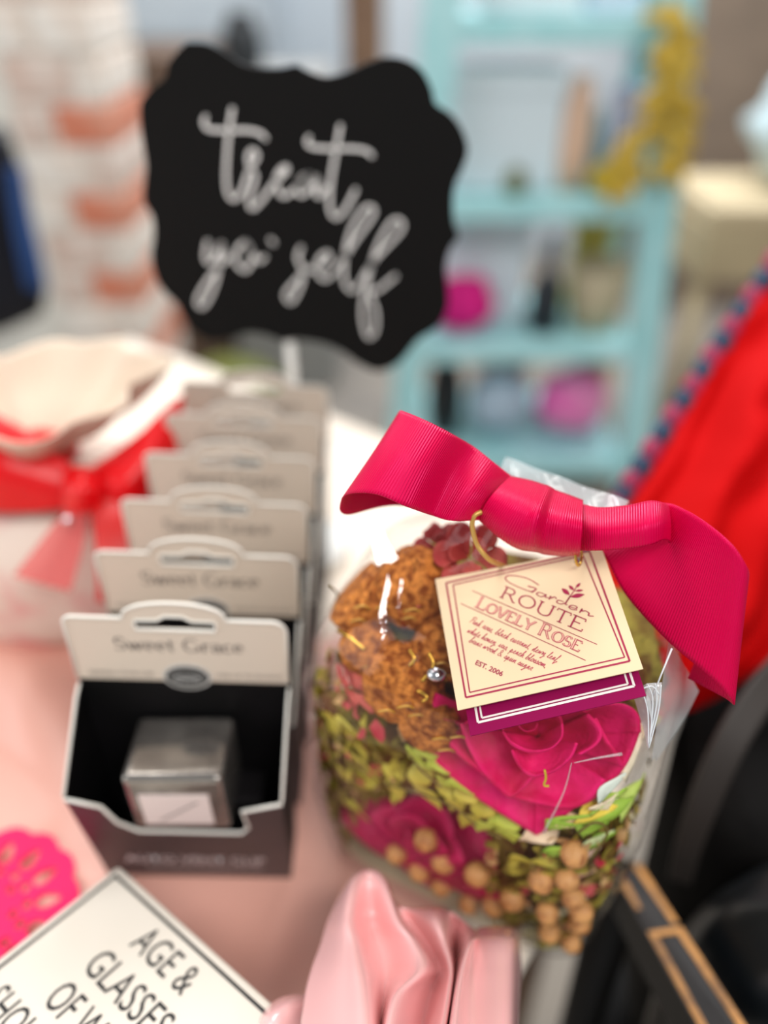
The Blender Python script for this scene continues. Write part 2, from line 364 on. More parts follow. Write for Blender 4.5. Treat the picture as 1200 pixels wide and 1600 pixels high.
# ================================================================== table, cloths
e1 = Vector((.6, .8, 0)); e2 = Vector((-.8, .6, 0)); TC = Vector((.066, .128, 0)) + e2*.014
def tb(s, t, z): return TC + e1*s + e2*t + Vector((0,0,z))
def slab(name, s0, s1, t0, t1, z0, z1, m, parent=None):
    vs = [tb(s,t,z) for z in (z0,z1) for s,t in ((s0,t0),(s1,t0),(s1,t1),(s0,t1))]
    return mob(name, vs, [(3,2,1,0),(4,5,6,7),(0,1,5,4),(1,2,6,5),(2,3,7,6),(3,0,4,7)], m, parent, False)
tbl = empty('display_table', 'display table on square legs under the cream cloth', 'table', tuple(tb(-.1,.5,0))[:2]+(FZ,))
Mw = mat('table_wood', (120,90,66), .6, c2=(98,72,52), scale=10)
slab('table_top', -.52, .283, .004, .60, -.03, -.004, Mw, tbl)
for s, t in ((-.48,.05),(.22,.05),(-.48,.54),(.22,.54)): slab('leg', s, s+.045, t, t+.045, FZ, -.03, Mw, tbl)
# cream cloth with hanging skirt
def cream_cloth():
    bm = bmesh.new(); N = 60
    def zf(s, t): return -.0035 + .0016*noise.noise(Vector((s*9, t*9, 1)))
    g = []
    S = [-.53, -.525] + [-.52+i*.806/40 for i in range(41)] + [.288]
    T = [0, .003] + [.006+i*.598/60 for i in range(61)] + [.61]
    for i, s in enumerate(S):
        row = []
        for j, t in enumerate(T):
            z = zf(s, t)
            if i in (0, len(S)-1) or j in (0, len(T)-1):
                z = -.008 if j == 0 else -.09 + .01*math.sin((s+t)*40)
            row.append(bm.verts.new(tb(s, t, z)))
        g.append(row)
    for i in range(len(S)-1):
        for j in range(len(T)-1): bm.faces.new((g[i][j], g[i+1][j], g[i+1][j+1], g[i][j+1]))
    o = bmo('tablecloth', bm, mat('cream_linen', (232,218,202), .75, sheen=.2, bump=.15, bscale=900), None, True); solid(o, .001, 1)
    return tag(o, 'cream white cloth covering the display table', 'tablecloth')
cream_cloth()
M_satin = mat('pink_satin', (250,192,192), .26, spec=1.0, coat=.8, metal=.08); M_satin.node_tree.nodes['Principled BSDF'].inputs['Coat Roughness'].default_value = .22
def runner():
    bm = bmesh.new(); n1, n2 = 90, 120; g = []
    for i in range(n1+1):
        row = []
        for j in range(n2+1):
            x = -.40 + .425*i/n1; y = .075 + .245*j/n2 + .03*math.sin(x*14)*j/n2
            # keep inside the table's right edge
            q = Vector((x, y, 0)) - TC; t = q.dot(e2)
            if t < .006: d = .006 - t; x += e2.x*d; y += e2.y*d
            f = .004*math.sin(38*(x*.5+y*.9)+3*noise.noise(Vector((x*7,y*7,2)))) + .006*noise.noise(Vector((x*16,y*9,4)))
            left = max(0, min(1, (-.13-x)/.05)); front = max(0, min(1, (.14-y)/.04))
            amp = .25 + .9*left
            f += .007*left*max(0, min(1, (y-.17)/.03))*math.sin(70*(y+.35*x)+2*noise.noise(Vector((x*9,y*9,7))))
            inbox = 1 if (-.118 < x < -.026 and .145 < y < .38) else 0
            bagd = ((x-.037)**2/.075**2 + (y-.183)**2/.06**2)
            k = (0 if inbox else amp)*(0.0 if bagd < 1 else min(1, (bagd-1)*1.5))
            row.append(bm.verts.new((x, y, .0012 + max(0, f+.004)*k)))
        g.append(row)
    for i in range(n1):
        for j in range(n2): bm.faces.new((g[i][j], g[i+1][j], g[i+1][j+1], g[i][j+1]))
    o = bmo('satin_runner', bm, mat('peach_satin', (230,172,156), .38, spec=.6), None, True); solid(o, .0006, 1)
    return tag(o, 'rumpled pale pink satin runner spread under the boxed clips', 'fabric')
runner()

# ================================================================== boxed vent clips
BX, BY, BW, BH, BD = -.0768, .1885, .076, .129, .0325
M_card = mat('card_cream', (216,202,186), .6, bump=.05, bscale=800)
M_edge = mat('card_white_edge', (235,232,224), .6)
M_blk = mat('card_black', (10,10,11), .55, spec=.12, c2=(18,16,18), scale=30)
M_ink = mat('ink_grey', (122,112,106), .6)
M_blkink = mat('ink_black', (28,28,30), .5)
def vent_box():
    root = empty('boxed_vent_clip', 'x', 'box', (BX, BY-BD/2, .002))
    f = Frame((BX, BY, .002), (1,0,0), (0,-1,0)); hw = BW/2
    # header card with rounded shoulders, arched hanger and slot
    zc = .098
    out = [(-hw,zc),(hw,zc)] + [(hw-.005+.005*math.cos(a), BH-.005+.005*math.sin(a)) for a in (i*math.pi/12 for i in range(7))]
    arch = [(.0175*math.cos(t), BH+.0075*math.sin(t)**.8 if math.sin(t) > 0 else BH) for t in (math.pi*i/14 for i in range(15))]
    out += [(.0205, BH)] + arch + [(-.0205, BH)] + [(-hw+.003-.003*math.sin(a), BH-.003+.003*math.cos(a)) for a in (i*math.pi/12 for i in range(7))]
    slot = [(-.0140,.1262),(-.0135,.1238),(.0135,.1238),(.0140,.1262),(.0135,.1282),(.006,.1284),(.003,.1304),(-.003,.1304),(-.006,.1284),(-.0135,.1282)]
    flat('header_card', [out, slot], M_card, f.mtx(), .0010, root)
    rim = [f.at(x, y, .0006) for x, y in out[1:]+[out[0]]]; tube('card_edge', rim, .00055, M_edge, root, 6)
    tube('slot_edge', [f.at(x, y, .0006) for x, y in slot], .0006, M_edge, root, 6, closed=True)
    # tray: back, sides with slanted fronts, bottom and cut-out front
    bk = flat('back_panel', [[(-hw,.0),(hw,.0),(hw,zc),(-hw,zc)]], M_blk, f.mtx(), .0010, root)
    fy = -BD
    for sx in (-1, 1):
        fs = Frame((BX+sx*(hw-.0004), BY, .002), (0,-1,0), (sx,0,0)) if sx < 0 else Frame((BX+sx*(hw-.0004), BY, .002), (0,1,0), (1,0,0))
        sg = 1 if sx < 0 else -1
        flat('side_panel', [[(0,0),(sg*(BD-.012),0),(sg*BD,.073),(sg*.004,.094),(0,.096)]], M_blk, fs.mtx(), .0008, root)
        tube('panel_edge', [(BX+sx*hw, BY-.001, .002+.096), (BX+sx*hw, BY-.006, .002+.094), (BX+sx*hw, BY-BD, .002+.073)], .0006, M_edge, root, 6)
    ff = Frame((BX, BY-BD+.012, .002), (1,0,0), (0,-.073,-.012))
    cut = [(hw,.073),(hw-.0145,.066),(hw-.0135,.052),(hw-.0165,.0465),(-hw+.021,.0465),(-hw+.0145,.054),(-hw+.0115,.067),(-hw,.073)]
    fp = flat('front_panel', [[(-hw,0),(hw,0)] + cut], mat('card_charcoal', (44,40,43), .4, c2=(58,50,55), scale=40), ff.mtx(), .0008, root)
    tube('panel_edge', [ff.at(x, y, .0003) for x, y in cut], .0007, M_edge, root, 6)
    box('bottom_panel', BX-hw, BX+hw, BY-BD+.012, BY, .0015, .0024, M_blk, root, 0)
    box('tray_insert', BX-.026, BX+.028, BY-.0175, BY-.002, .004, .0508, M_blk, root, .002)
    Wt = mat('ink_white', (216,210,212), .5)
    sans_text('lettering', 'AUTO VENT CLIP', ff, (-.0275,.0165), (.0285,.0165), .0062, Wt, fp, 7e-4, .02)
    sans_text('lettering', 'GLASS HANGING FRAGRANCE DIFFUSER', ff, (-.020,.0105), (.027,.0105), .0028, Wt, fp, 7e-4)
    # header print
    h = 6.5e-4
    serif_text('brand_lettering', 'Sweet Grace.', f, (-.0225,.1135), (.0245,.1135), .0062, M_ink, root, h, .16, .06)
    sans_text('lettering', 'REFRESH YOUR CAR', f, (-.0335,.1005), (-.0105,.1005), .0019, M_ink, root, h)
    sans_text('lettering', 'FOR UP TO 30 DAYS', f, (.0125,.1005), (.0355,.1005), .0019, M_ink, root, h)
    def ell(rx, ry, k=28): return [(rx*math.cos(2*math.pi*i/k)+.0015, .1005+ry*math.sin(2*math.pi*i/k)) for i in range(k)]
    bd = flat('oval_badge', [ell(.0088,.0066)], mat('badge_grey', (196,194,190), .5), Matrix.Translation((0,-h,0)) @ f.mtx(), .0003, root)
    flat('badge_ring', [ell(.0076,.0054), ell(.0068,.0046)], M_blkink, Matrix.Translation((0,-h-3e-4,0)) @ f.mtx(), .0002, bd)
    flat('badge_field', [ell(.0056,.0034)], M_blkink, Matrix.Translation((0,-h-3e-4,0)) @ f.mtx(), .0002, bd)
    flat('badge_plate', [[(-.0030,.0992),(.0062,.0992),(.0062,.1014),(-.0030,.1014)]], mat('badge_plate_grey', (150,150,148), .5), Matrix.Translation((0,-h-5e-4,0)) @ f.mtx(), .0002, bd)
    vs, fs = [], []
    for k in range(26):
        a = 2*math.pi*k/26; strip(vs, fs, [(.0015+.0058*math.cos(a),.1005+.0037*math.sin(a)), (.0015+.0067*math.cos(a),.1005+.0045*math.sin(a))], lambda t,x,y: .0003, f, h+5e-4, False)
    mob('badge_lettering', vs, fs, M_blkink, bd, False)
    return root
vb = vent_box()
# the smoky cube lies in the front box's window
def cube_clip():
    c = Vector((-.0745, .1735, .0672)); R = Matrix.Translation(c)
    r = empty('vent_clip_cube', 'smoky mirrored glass cube inside the front box', 'vent clip', tuple(c))
    bmo('glass_block', box_bm(-.0180,.0180,-.0138,.0138,-.0155,.0155,.003,R,4), mat('smoky_mirror', (160,154,148), .14, metal=.75, c2=(120,114,110), scale=60), r, True)
    g = box_bm(-.0130,.0120,-.0144,-.0137,-.0110,.0065,0,R); bmo('label_plate', g, mat('label_pinkish', (226,210,206), .4), r)
    vs = [R @ Vector(p) for p in ((-.008,-.0146,-.0085),(-.0065,-.0146,-.0085),(.0085,-.0146,.003),(.007,-.0146,.003))]
    mob('label_stripe', vs, [(0,1,2,3)], mat('label_grey', (150,140,138), .4), r, False)
cube_clip()
where = ['nearest cream-topped black vent clip box with a glass cube showing', 'second cream-topped vent clip box, right behind the nearest one', 'third cream-topped vent clip box in the receding row',
         'fourth cream-topped vent clip box, counted from the front of the row', 'fifth cream-topped vent clip box, second from the back of the row', 'rearmost cream-topped vent clip box, below the black sign']
for k, y in enumerate((.1885,.223,.2565,.292,.328,.362)):
    o = vb if k == 0 else copy_tree(vb, (.0008*k, y-BY, 0))
    o.rotation_euler.y = math.radians(2.4); o.location.z = .0036
    o['label'] = where[k]; o['group'] = 'row of boxed vent clips'

# ================================================================== chalkboard style sign on a stick
def treat_sign():
    Y = .383; f = Frame(ony(475, 320, Y), (1,0,0), (0,-1,0))
    outl = [(290,67),(320,68),(350,82),(378,100),(410,107),(440,107),(462,103),(480,112),(510,121),(545,112),(575,98),(605,90),(635,95),(660,112),(675,140),(681,163),(705,180),(723,205),(731,235),(722,265),(711,290),(708,320),(710,350),(716,370),(703,390),(697,420),(700,450),(700,480),(685,510),(655,530),(640,548),(620,570),(590,580),(560,568),(535,550),(505,537),(465,531),(440,533),(420,525),(390,520),(360,528),(330,532),(305,520),(288,500),(275,475),(255,455),(242,430),(236,400),(240,370),(238,340),(225,315),(225,290),(228,260),(224,230),(219,190),(220,160),(235,140),(257,122),(265,95)]
    P = [f.to(f.px(*q)) for q in outl]
    P = sm2(P + [P[0]], 240)[:-1]
    b = onz(452, 800, 0); sx = ony(457, 590, Y+.004).x
    r = empty('tabletop_sign', 'black scalloped sign lettered treat yo self on a white stick', 'sign', (sx, Y+.004, 0))
    brd = flat('sign_board', [P], mat('chalkboard_black', (13,13,13), .75, spec=.2), f.mtx() @ Matrix.Translation((0,0,-.002)), .004, r)
    S = [[(262,95),(243,230),(232,400),(238,500),(268,540),(310,500),(345,400),(385,330),(362,298),(340,330),(350,390),(375,430),(345,540),(362,585),(410,540),(470,460),(530,400),(520,380),(480,430),(490,500),(520,525),(570,490),(620,430),(655,420),(610,430),(580,490),(605,520),(650,480),(680,430),(672,500),(692,525),(730,480)],
         [(795,180),(770,320),(745,480),(745,590),(775,630),(820,590),(870,495)], [(130,135),(122,165),(150,195),(250,200),(340,200),(400,215),(425,240)],
         [(640,235),(632,265),(670,285),(760,290),(850,290),(920,300),(950,325)], [(140,750),(130,830),(160,850),(205,770)], [(210,760),(195,880),(160,1000),(115,1070),(90,1040),(130,960),(200,870),(245,820)],
         [(325,750),(285,790),(280,850),(325,890),(360,840),(350,780),(325,750),(390,840),(420,825)], [(452,740),(465,757)],
         [(600,780),(585,830),(610,890),(600,960),(555,1045),(525,1010),(570,950),(640,880)], [(660,890),(735,840),(730,805),(695,830),(680,890),(720,935),(780,880)],
         [(780,880),(870,740),(955,620),(950,580),(910,590),(850,690),(815,840),(815,940),(850,990),(890,960)],
         [(890,960),(970,830),(1090,700),(1095,650),(1050,650),(985,760),(930,930),(905,1100),(930,1215),(965,1190),(970,1100),(940,1000),(985,985),(1065,920)]]
    vs, fs = [], []; k = .00085
    for s in S:
        strip(vs, fs, sm2([f.to(f.px(280+x*380/1200, 140+y*420/1326)) for x, y in s]), lambda t, a, b: k, f, 2e-4)
    mob('lettering', vs, fs, mat('chalk_white', (244,244,242), .7), brd, False)
    tube('stick', [(sx, Y+.004, .006), (sx, Y+.004, .20)], .0028, mat('stick_white', (236,236,232), .5), r, 12)
    lathe('base', [(.001,.0),(.028,.0),(.028,.006),(.004,.009),(.001,.009)], (sx, Y+.004, .0005), mat('stick_white'), r)
treat_sign()

# ================================================================== wine sign block
def wine_sign():
    n = Vector((0, .176, 1)).normalized(); a = onz(185, 1350, .045)
    f = Frame(a, onp(430, 1570, a, n) - a, n)
    L, T = .135, .135
    r = empty('box_sign', 'cream wooden box sign with black lettering about age and wine', 'sign', tuple(a - n*.04))
    bm = box_bm(0, L, -T, 0, -.04, 0, .0022, f.mtx(), 3)
    blk = bmo('sign_block', bm, mat('sign_cream', (226,218,208), .6, spec=.25, c2=(216,207,194), scale=12, bump=.04, bscale=400), r)
    ink = mat('sign_ink', (26,25,26), .6)
    vs, fs = [], []; i0, i1 = .0030, .0042
    for (x0,y0,x1,y1) in ((i0,-i1,L-i0,-i0),(i0,-T+i0,i1,-i0),(i0,-T+i0,L-i0,-T+i1),(L-i1,-T+i0,L-i0,-i0)):
        b = len(vs); vs += [f.at(*p, 2e-4) for p in ((x0,y0),(x1,y0),(x1,y1),(x0,y1))]; fs.append((b,b+1,b+2,b+3))
    mob('printed_border', vs, fs, ink, blk, False)
    for txt, p, k in (('AGE &',(201,1477),5),('GLASSES',(128,1514),7),('OF WINE',(66,1566),7),('SHOULD NEVER',(-34,1573),12),('BE COUNTED',(-82,1640),10)):
        q = f.to(f.px(*p)); e = f.to(f.px(p[0]+16.6*k, p[1]+15.8*k))
        ln = math.hypot(e[0]-q[0], e[1]-q[1])
        sans_text('lettering', txt, f, q, (q[0]+ln, q[1]), .0094, ink, blk, 2e-4, .0)
wine_sign()
# magenta cut-out flower mat
def doily():
    c = onz(-28, 1430, .0115); f = Frame(c, (1,0,0), (0,0,1)); R = .0365
    K = 14; out = []
    for i in range(168):
        a = 2*math.pi*i/168; out.append(((R-.0022+.0022*abs(math.sin(a*K/2)))*math.cos(a), (R-.0022+.0022*abs(math.sin(a*K/2)))*math.sin(a)))
    loops = [out]
    def drop(a, r0, r1, w):
        cx, sx = math.cos(a), math.sin(a); L = []
        for i in range(16):
            t = 2*math.pi*i/16; u = (r0+r1)/2 + (r1-r0)/2*math.cos(t); v = w*math.sin(t)*(1-.45*math.cos(t)); L.append((u*cx-v*sx, u*sx+v*cx))
        return L
    for k in range(K):
        a = 2*math.pi*(k+.5)/K
        loops += [drop(a, .0200, .0300, .0029), drop(a, .0152, .0190, .0021)]
        if k % 2: loops.append(drop(a+math.pi/K, .0108, .0142, .0020))
    o = flat('flower_mat', loops, mat('hot_pink_felt', (250,8,98), .8, sheen=.3, bump=.3, bscale=600), f.mtx(), .0024)
    tag(o, 'hot pink flower mat with teardrop cutouts beside the box sign', 'mat')
doily()

# ================================================================== pink satin puff in front of the bag
def satin_puff():
    ys = (0, 265, 360, 460, 570, 760); base = (.262, .250, .241, .231, .221, .205)
    C_ = [(.004, (385,165), 335, 305, 268, 240, 215), (-.006, (430,105), 412, 430, 450, 466, 480), (.005, (490,80), 505, 535, 560, 548, 530), (-.006, (550,105), 600, 668, 700, 600, 560), (.008, (610,215), 642, 712, 762, 725, 680),
          (-.003, (742,222), 755, 786, 812, 802, 770), (.011, (805,240), 832, 832, 828, 815, 790), (-.006, (905,308), 908, 884, 853, 832, 806), (-.002, (930,298), 930, 905, 892, 892, 892), (-.004, (1045,300), 1046, 1046, 1043, 1042, 1040), (.012, (1075,330), 1078, 1080, 1084, 1078, 1070)]
    rows = []
    P = lambda x, y, d: dp(380+x/2.5, 1330+y/2.5, d)
    rows.append([P(c[1][0], c[1][1]+30, base[0]+.022) for c in C_]); rows.append([P(c[1][0], c[1][1], base[0]+.3*c[0]) for c in C_])
    for k in range(1, 6): rows.append([P(c[k+1], max(ys[k], c[1][1]+25*k), base[k]+c[0]*1.5) for c in C_])
    o = loft('satin_puff', rows, M_satin, None, 60, 120, .0006)
    tag(o, 'gathered puff of shiny pink satin in front of the clear bag', 'fabric')
    r2 = [[dp(380,1625,.245), dp(405,1585,.240), dp(440,1560,.240), dp(475,1556,.246), dp(500,1565,.255)],
          [dp(385,1640,.240), dp(415,1600,.228), dp(445,1580,.230), dp(478,1575,.236), dp(505,1580,.25)],
          [dp(395,1700,.232), dp(425,1680,.222), dp(455,1660,.224), dp(485,1660,.232), dp(510,1660,.245)]]
    loft('satin_fold', r2, M_satin, None, 24, 30, .0006).parent = o
satin_puff()

# ================================================================== potpourri bag
BC = Vector((.037, .183, 0)); ba = math.radians(-26); BU = Vector((math.cos(ba), math.sin(ba), 0)); BV = Vector((-math.sin(ba), math.cos(ba), 0))
RG = [(.000,.054,.030,0,0,5),(.006,.0575,.034,0,0,5),(.04,.061,.040,0,0,4.5),(.08,.063,.044,0,0,4),(.115,.061,.046,0,0,3.6),(.138,.055,.043,.001,0,3.2),(.152,.046,.034,.002,.002,2.8),(.163,.034,.021,.003,.002,2.4),(.172,.024,.011,.005,0,2.2),(.180,.020,.006,.006,0,2),(.188,.023,.005,.008,.002,2),(.192,.024,.005,.009,.003,2)]
def bag_ring(z, k=1.0, n=64, wr=1.0):
    for i in range(len(RG)-1):
        if RG[i][0] <= z <= RG[i+1][0]: break
    t = (z-RG[i][0])/(RG[i+1][0]-RG[i][0]); t = max(0, min(1, t))
    q = [RG[i][j]+(RG[i+1][j]-RG[i][j])*t for j in range(6)]
    out = []
    for a in range(n):
        th = 2*math.pi*a/n; c, s = math.cos(th), math.sin(th); e = 2/q[5]
        x = q[1]*k*math.copysign(abs(c)**e, c); y = q[2]*k*math.copysign(abs(s)**e, s)
        p = BC + BU*(x+q[3]) + BV*(y+q[4]) + Vector((0,0,z))
        d = noise.noise(Vector((p.x*30, p.y*30, z*22)))*.0022 + abs(noise.noise(Vector((p.x*70, p.y*70, z*45+3))))*.0022
        if .155 < z: d *= .4; d += .0009*math.sin(th*9)*min(1,(z-.155)/.02)
        out.append(p + (BU*c + BV*s)*d*wr*min(1, z/.02))
    return out
zs = [RG[-1][0]*i/70 for i in range(71)]
bagroot = empty('potpourri_bag', 'clear cellophane bag of dried potpourri standing beside the vent clip boxes', 'bag', tuple(BC))
M_film = film('cellophane', .0, rough=.05, bump=.25, bscale=45)
filmo = rings('cellophane_film', [bag_ring(z) for z in zs], M_film, bagroot, False)
bvh = BVHTree.FromPolygons([v.co.copy() for v in filmo.data.vertices], [tuple(p.vertices) for p in filmo.data.polygons])
def clamp_in(o, k=.93):
    for v in o.data.vertices:
        p = v.co - BC; z = max(.004, min(.165, v.co.z))
        for i in range(len(RG)-1):
            if RG[i][0] <= z <= RG[i+1][0]: break
        t = (z-RG[i][0])/(RG[i+1][0]-RG[i][0]); q = [RG[i][j]+(RG[i+1][j]-RG[i][j])*t for j in range(6)]
        x, y = p.dot(BU)-q[3], p.dot(BV)-q[4]; e = (abs(x/q[1])**q[5] + abs(y/q[2])**q[5])**(1/q[5])
        if e > k: f = k/e; v.co = BC + BU*(x*f+q[3]) + BV*(y*f+q[4]) + Vector((0,0,z))
    o.data.update()
def inside(px, py, depth=.006):
    r = ray(px, py).normalized(); h = bvh.ray_cast(CO, r)
    if h[0] is None: h = (dp(px, py, .235),)
    return h[0] + r*depth
base = mob('card_base', [p + Vector((0,0,.001)) for p in bag_ring(0,.97)], [tuple(range(64))], mat('base_board', (222,206,170), .7), bagroot, False); solid(base, .0008, 1)
# crinkled corner of the film: faceted folds
CEIL = Vector((-0.55, 1.15, 1.75)); WIN = Vector((-2.4, -0.4, 1.2))
def glint(pts, L, m, lift=.0012):                                    # film facet turned to mirror a lamp at the camera, for a highlight
    P = [inside(x, y, -.001) for x, y in pts]; c = sum(P, Vector())/len(P)
    n = ((CO-c).normalized() + (L-c).normalized()).normalized()
    V = [onp(x, y, c, n) + (CO-c).normalized()*lift for x, y in pts]
    return mob('film_crease_glint', V, [tuple(range(len(V)))], m, bagroot, False)
def crinkle():
    Mc = film('cellophane_fold_highlight', .16, rough=.12, bump=.8, bscale=220, veil=.55)  # white veil on the folded corner stands in for its bright highlight
    Y = [(988,1082,.2150),(1010,1068,.2110),(1034,1066,.2125),(1032,1095,.2110),(1022,1135,.2125),(1013,1172,.2160),(1005,1138,.2150),(996,1108,.2160),(1010,1095,.2085),(1017,1122,.2095)]
    P = [dp(*q) for q in Y]
    mob('film_crinkle', P, [(0,1,8),(1,2,3),(1,3,8),(8,3,9),(3,4,9),(9,4,5),(6,9,5),(7,8,9),(7,9,6),(0,8,7)], Mc, bagroot, False)
    Mg = mat('crease_highlight_white', (235,240,244), .2, spec=.8)  # white tubes stand in for highlight lines along the creases
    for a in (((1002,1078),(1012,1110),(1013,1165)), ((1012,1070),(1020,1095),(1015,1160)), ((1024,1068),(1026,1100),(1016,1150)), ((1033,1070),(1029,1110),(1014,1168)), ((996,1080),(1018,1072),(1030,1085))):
        tube('film_crease_glint', [dp(x, y, .2078+.00004*(y-1070)) for x, y in a], .00022, Mg, bagroot, 5, 12)
    tube('film_crease_glint', [dp(1050,1013,.212), dp(1034,1052,.2115), dp(1018,1092,.2105)], lambda t: .0003-.00012*t, Mg, bagroot, 6)
    Ms = film('cellophane_glint', .20, rough=.10, bump=.15, bscale=200)  # extra gloss whitens the highlight facets
    glint([(577,815),(592,812),(604,845),(622,872),(612,880),(598,878),(590,884),(582,850)], CEIL, Ms)
    glint([(607,892),(615,894),(603,945),(604,985),(597,1005),(592,960)], CEIL, Ms); glint([(626,905),(630,905),(626,945),(635,980),(630,984),(619,950)], CEIL, Ms)
    Mh = film('cellophane_glint_faint', .02, rough=.2, bump=.1, bscale=200, veil=.16)  # pale veiled tubes stand in for faint highlights over the rose
    for a in (((893,1192),(880,1240),(850,1300)), ((897,1192),(935,1184),(972,1178))):
        tube('film_crease_glint', [inside(x, y, -.0002) for x, y in a], lambda t: .00015+.00035*t, Mh, bagroot, 6, 12)
    # top fin of the bag standing up behind the bow
    Mf = film('cellophane_fin', .05, rough=.1, bump=.5, bscale=90, veil=.35)
    loft('film_fin', [[dp(770,765,.238), dp(780,740,.242), dp(790,714,.246)], [dp(840,785,.234), dp(845,762,.238), dp(850,736,.242)], [dp(910,805,.230), dp(912,782,.234), dp(915,760,.238)], [dp(960,820,.226), dp(972,800,.229), dp(985,783,.233)]], Mf, bagroot, 24, 8, 0, lambda v, i, j: v + AW*.0015*math.sin(i*17+3*j))
    loft('film_flap', [[dp(1045,1000,.216), dp(1030,1100,.215), dp(1018,1190,.219)], [dp(1070,1040,.222), dp(1060,1100,.222), dp(1022,1185,.224)], [dp(1092,1080,.230), dp(1066,1130,.230), dp(1025,1190,.228)]], film('cellophane_flap', .02, rough=.15, bump=.2, bscale=90, veil=.3), bagroot, 12, 12, 0)
crinkle()
def filler():
    bm = bmesh.new(); rs = [bag_ring(z, .89, 48, .3) for z in [.004+.130*i/40 for i in range(41)]]
    prev = None
    def dsp(p):
        k = noise.noise(p*90)*.0040 + noise.noise(p*230)*.0028
        d_ = p - CO; w_ = d_.dot(AW); ix, iy = 600+FPX*d_.dot(AX)/w_, 800-FPX*d_.dot(AU)/w_
        if ((ix-838)/182)**2 + ((iy-1185)/132)**2 < 1: k -= .016                     # hollows where the roses and pods nest
        elif ((ix-655)/140)**2 + ((iy-1335)/105)**2 < 1: k -= .015
        elif ((ix-620)/130)**2 + ((iy-1000)/150)**2 < 1: k -= .016
        elif ((ix-875)/60)**2 + ((iy-1410)/100)**2 < 1: k -= .010
        d = (p-BC-Vector((0,0,p.z))); d.z = 0; return p + (d.normalized() if d.length else Vector((0,0,1)))*k
    for r in rs:
        cur = [bm.verts.new(dsp(p)) for p in r]
        if prev:
            for a in range(48): bm.faces.new((prev[a], prev[(a+1) % 48], cur[(a+1) % 48], cur[a]))
        prev = cur
    c = BC + Vector((0,0,.128)); top = bm.verts.new(c + Vector((0,0,.008)))
    for a in range(48): bm.faces.new((prev[a], prev[(a+1) % 48], top))
    o = bmo('potpourri_filling', bm, mat('moss_brown', (96,62,34), .9, spec=.1, c2=(150,134,60), scale=90, bump=1, bscale=500, contrast=(.42,.6)), None, True)  # moss brown kept dark so gaps between the pieces look shaded
    o['kind'] = 'stuff'; tag(o, 'crumbled brown and olive moss filling the clear bag', 'potpourri')
filler()
def flakes(name, label, n, m, zlo, zhi, L, seed):
    rnd = random.Random(seed); vs, fs = [], []
    for i in range(n):
        z = rnd.uniform(zlo, zhi); k = rnd.uniform(.87, .95); p = bag_ring(z, k, 64, .2)[rnd.randrange(64)]
        d_ = p - CO; w_ = d_.dot(AW); ix, iy = 600+FPX*d_.dot(AX)/w_, 800-FPX*d_.dot(AU)/w_
        if ((ix-838)/175)**2 + ((iy-1185)/125)**2 < 1 and k > .5: continue          # the big rose fills this place
        if ((ix-655)/110)**2 + ((iy-1330)/85)**2 < 1 and k > .74: continue
        out = p - BC; out.z = 0; nn = (out.normalized() + Vector((rnd.uniform(-.6,.6), rnd.uniform(-.6,.6), rnd.uniform(-.5,.7)))).normalized()
        d = nn.orthogonal().normalized(); d = (Matrix.Rotation(rnd.uniform(0,6.28), 3, nn) @ d); s = nn.cross(d); l = L*rnd.uniform(.6,1.3); w = l*rnd.uniform(.35,.6); b = len(vs)
        vs += [p-d*l*.5, p-d*l*.15+s*w*.5+nn*.0006, p+d*l*.25+s*w*.35, p+d*l*.5+nn*.001, p+d*l*.25-s*w*.35, p-d*l*.15-s*w*.5+nn*.0006, p-nn*.0006]
        fs += [(b+6,b+i2,b+(i2+1) if i2 < 5 else b) for i2 in range(6)]
    o = mob(name, vs, fs, m); clamp_in(o, .95); o['kind'] = 'stuff'; tag(o, label, 'potpourri')
flakes('leaf_flakes', 'crumbled olive and yellow leaf flakes scattered through the clear bag', 760, mat('flakes_olive', (184,168,66), .75, spec=.2, c2=(118,98,42), scale=90, contrast=(.4,.6)), .004, .118, .0090, 3)
flakes('bark_flakes', 'crumbled tan and brown bark flakes scattered through the clear bag', 320, mat('flakes_brown', (150,98,54), .8, spec=.2, c2=(206,168,116), scale=90), .004, .126, .007, 4)
flakes('red_petal_flakes', 'crumbled red petal flakes scattered through the clear bag', 150, mat('flakes_red', (176,44,60), .75, spec=.2, c2=(206,96,96), scale=80), .02, .13, .008, 5)
# --- botanicals
M_pod = mat('pod_brown', (132,66,24), .9, spec=.1, c2=(214,134,62), scale=330, contrast=(.38,.62), bump=1, bscale=420, bdist=.003)
for (x, y, r, d, lab) in ((566,935,.0135,.0125,'round rusty brown pod in the bag\'s upper left corner'), (652,918,.0150,.0145,'brown fuzzy pod next to the cream tag in the bag'), (630,1066,.0140,.0125,'golden brown pod under the first two, left of the tag'), (672,1125,.0105,.012,'small brown pod touching the left of the magenta rose'), (575,1012,.0100,.013,'dark brown pod at the bag\'s left, below the rusty one'), (700,1010,.0120,.016,'brown pod half hidden behind the cream tag')):
    t = empty('dried_pod', lab, 'potpourri', tuple(inside(x, y, d)), 'brown pods in the bag')
    r *= .93; p = inside(x, y, d); clamp_in(blob('husk', p, r, M_pod, t, .05, (1,1,.95), 9, 4, x), .97)
    for k in range(3):
        q = p + Vector((random.uniform(-.6,.6)*r, -r*.98, random.uniform(-.3,.7)*r)); tube('fibre', [q, q+Vector((.003,-.001,.002)), q+Vector((.005,.0005,-.001))], .0004, mat('fibre_gold', (196,146,60), .4), t, 5, 8)
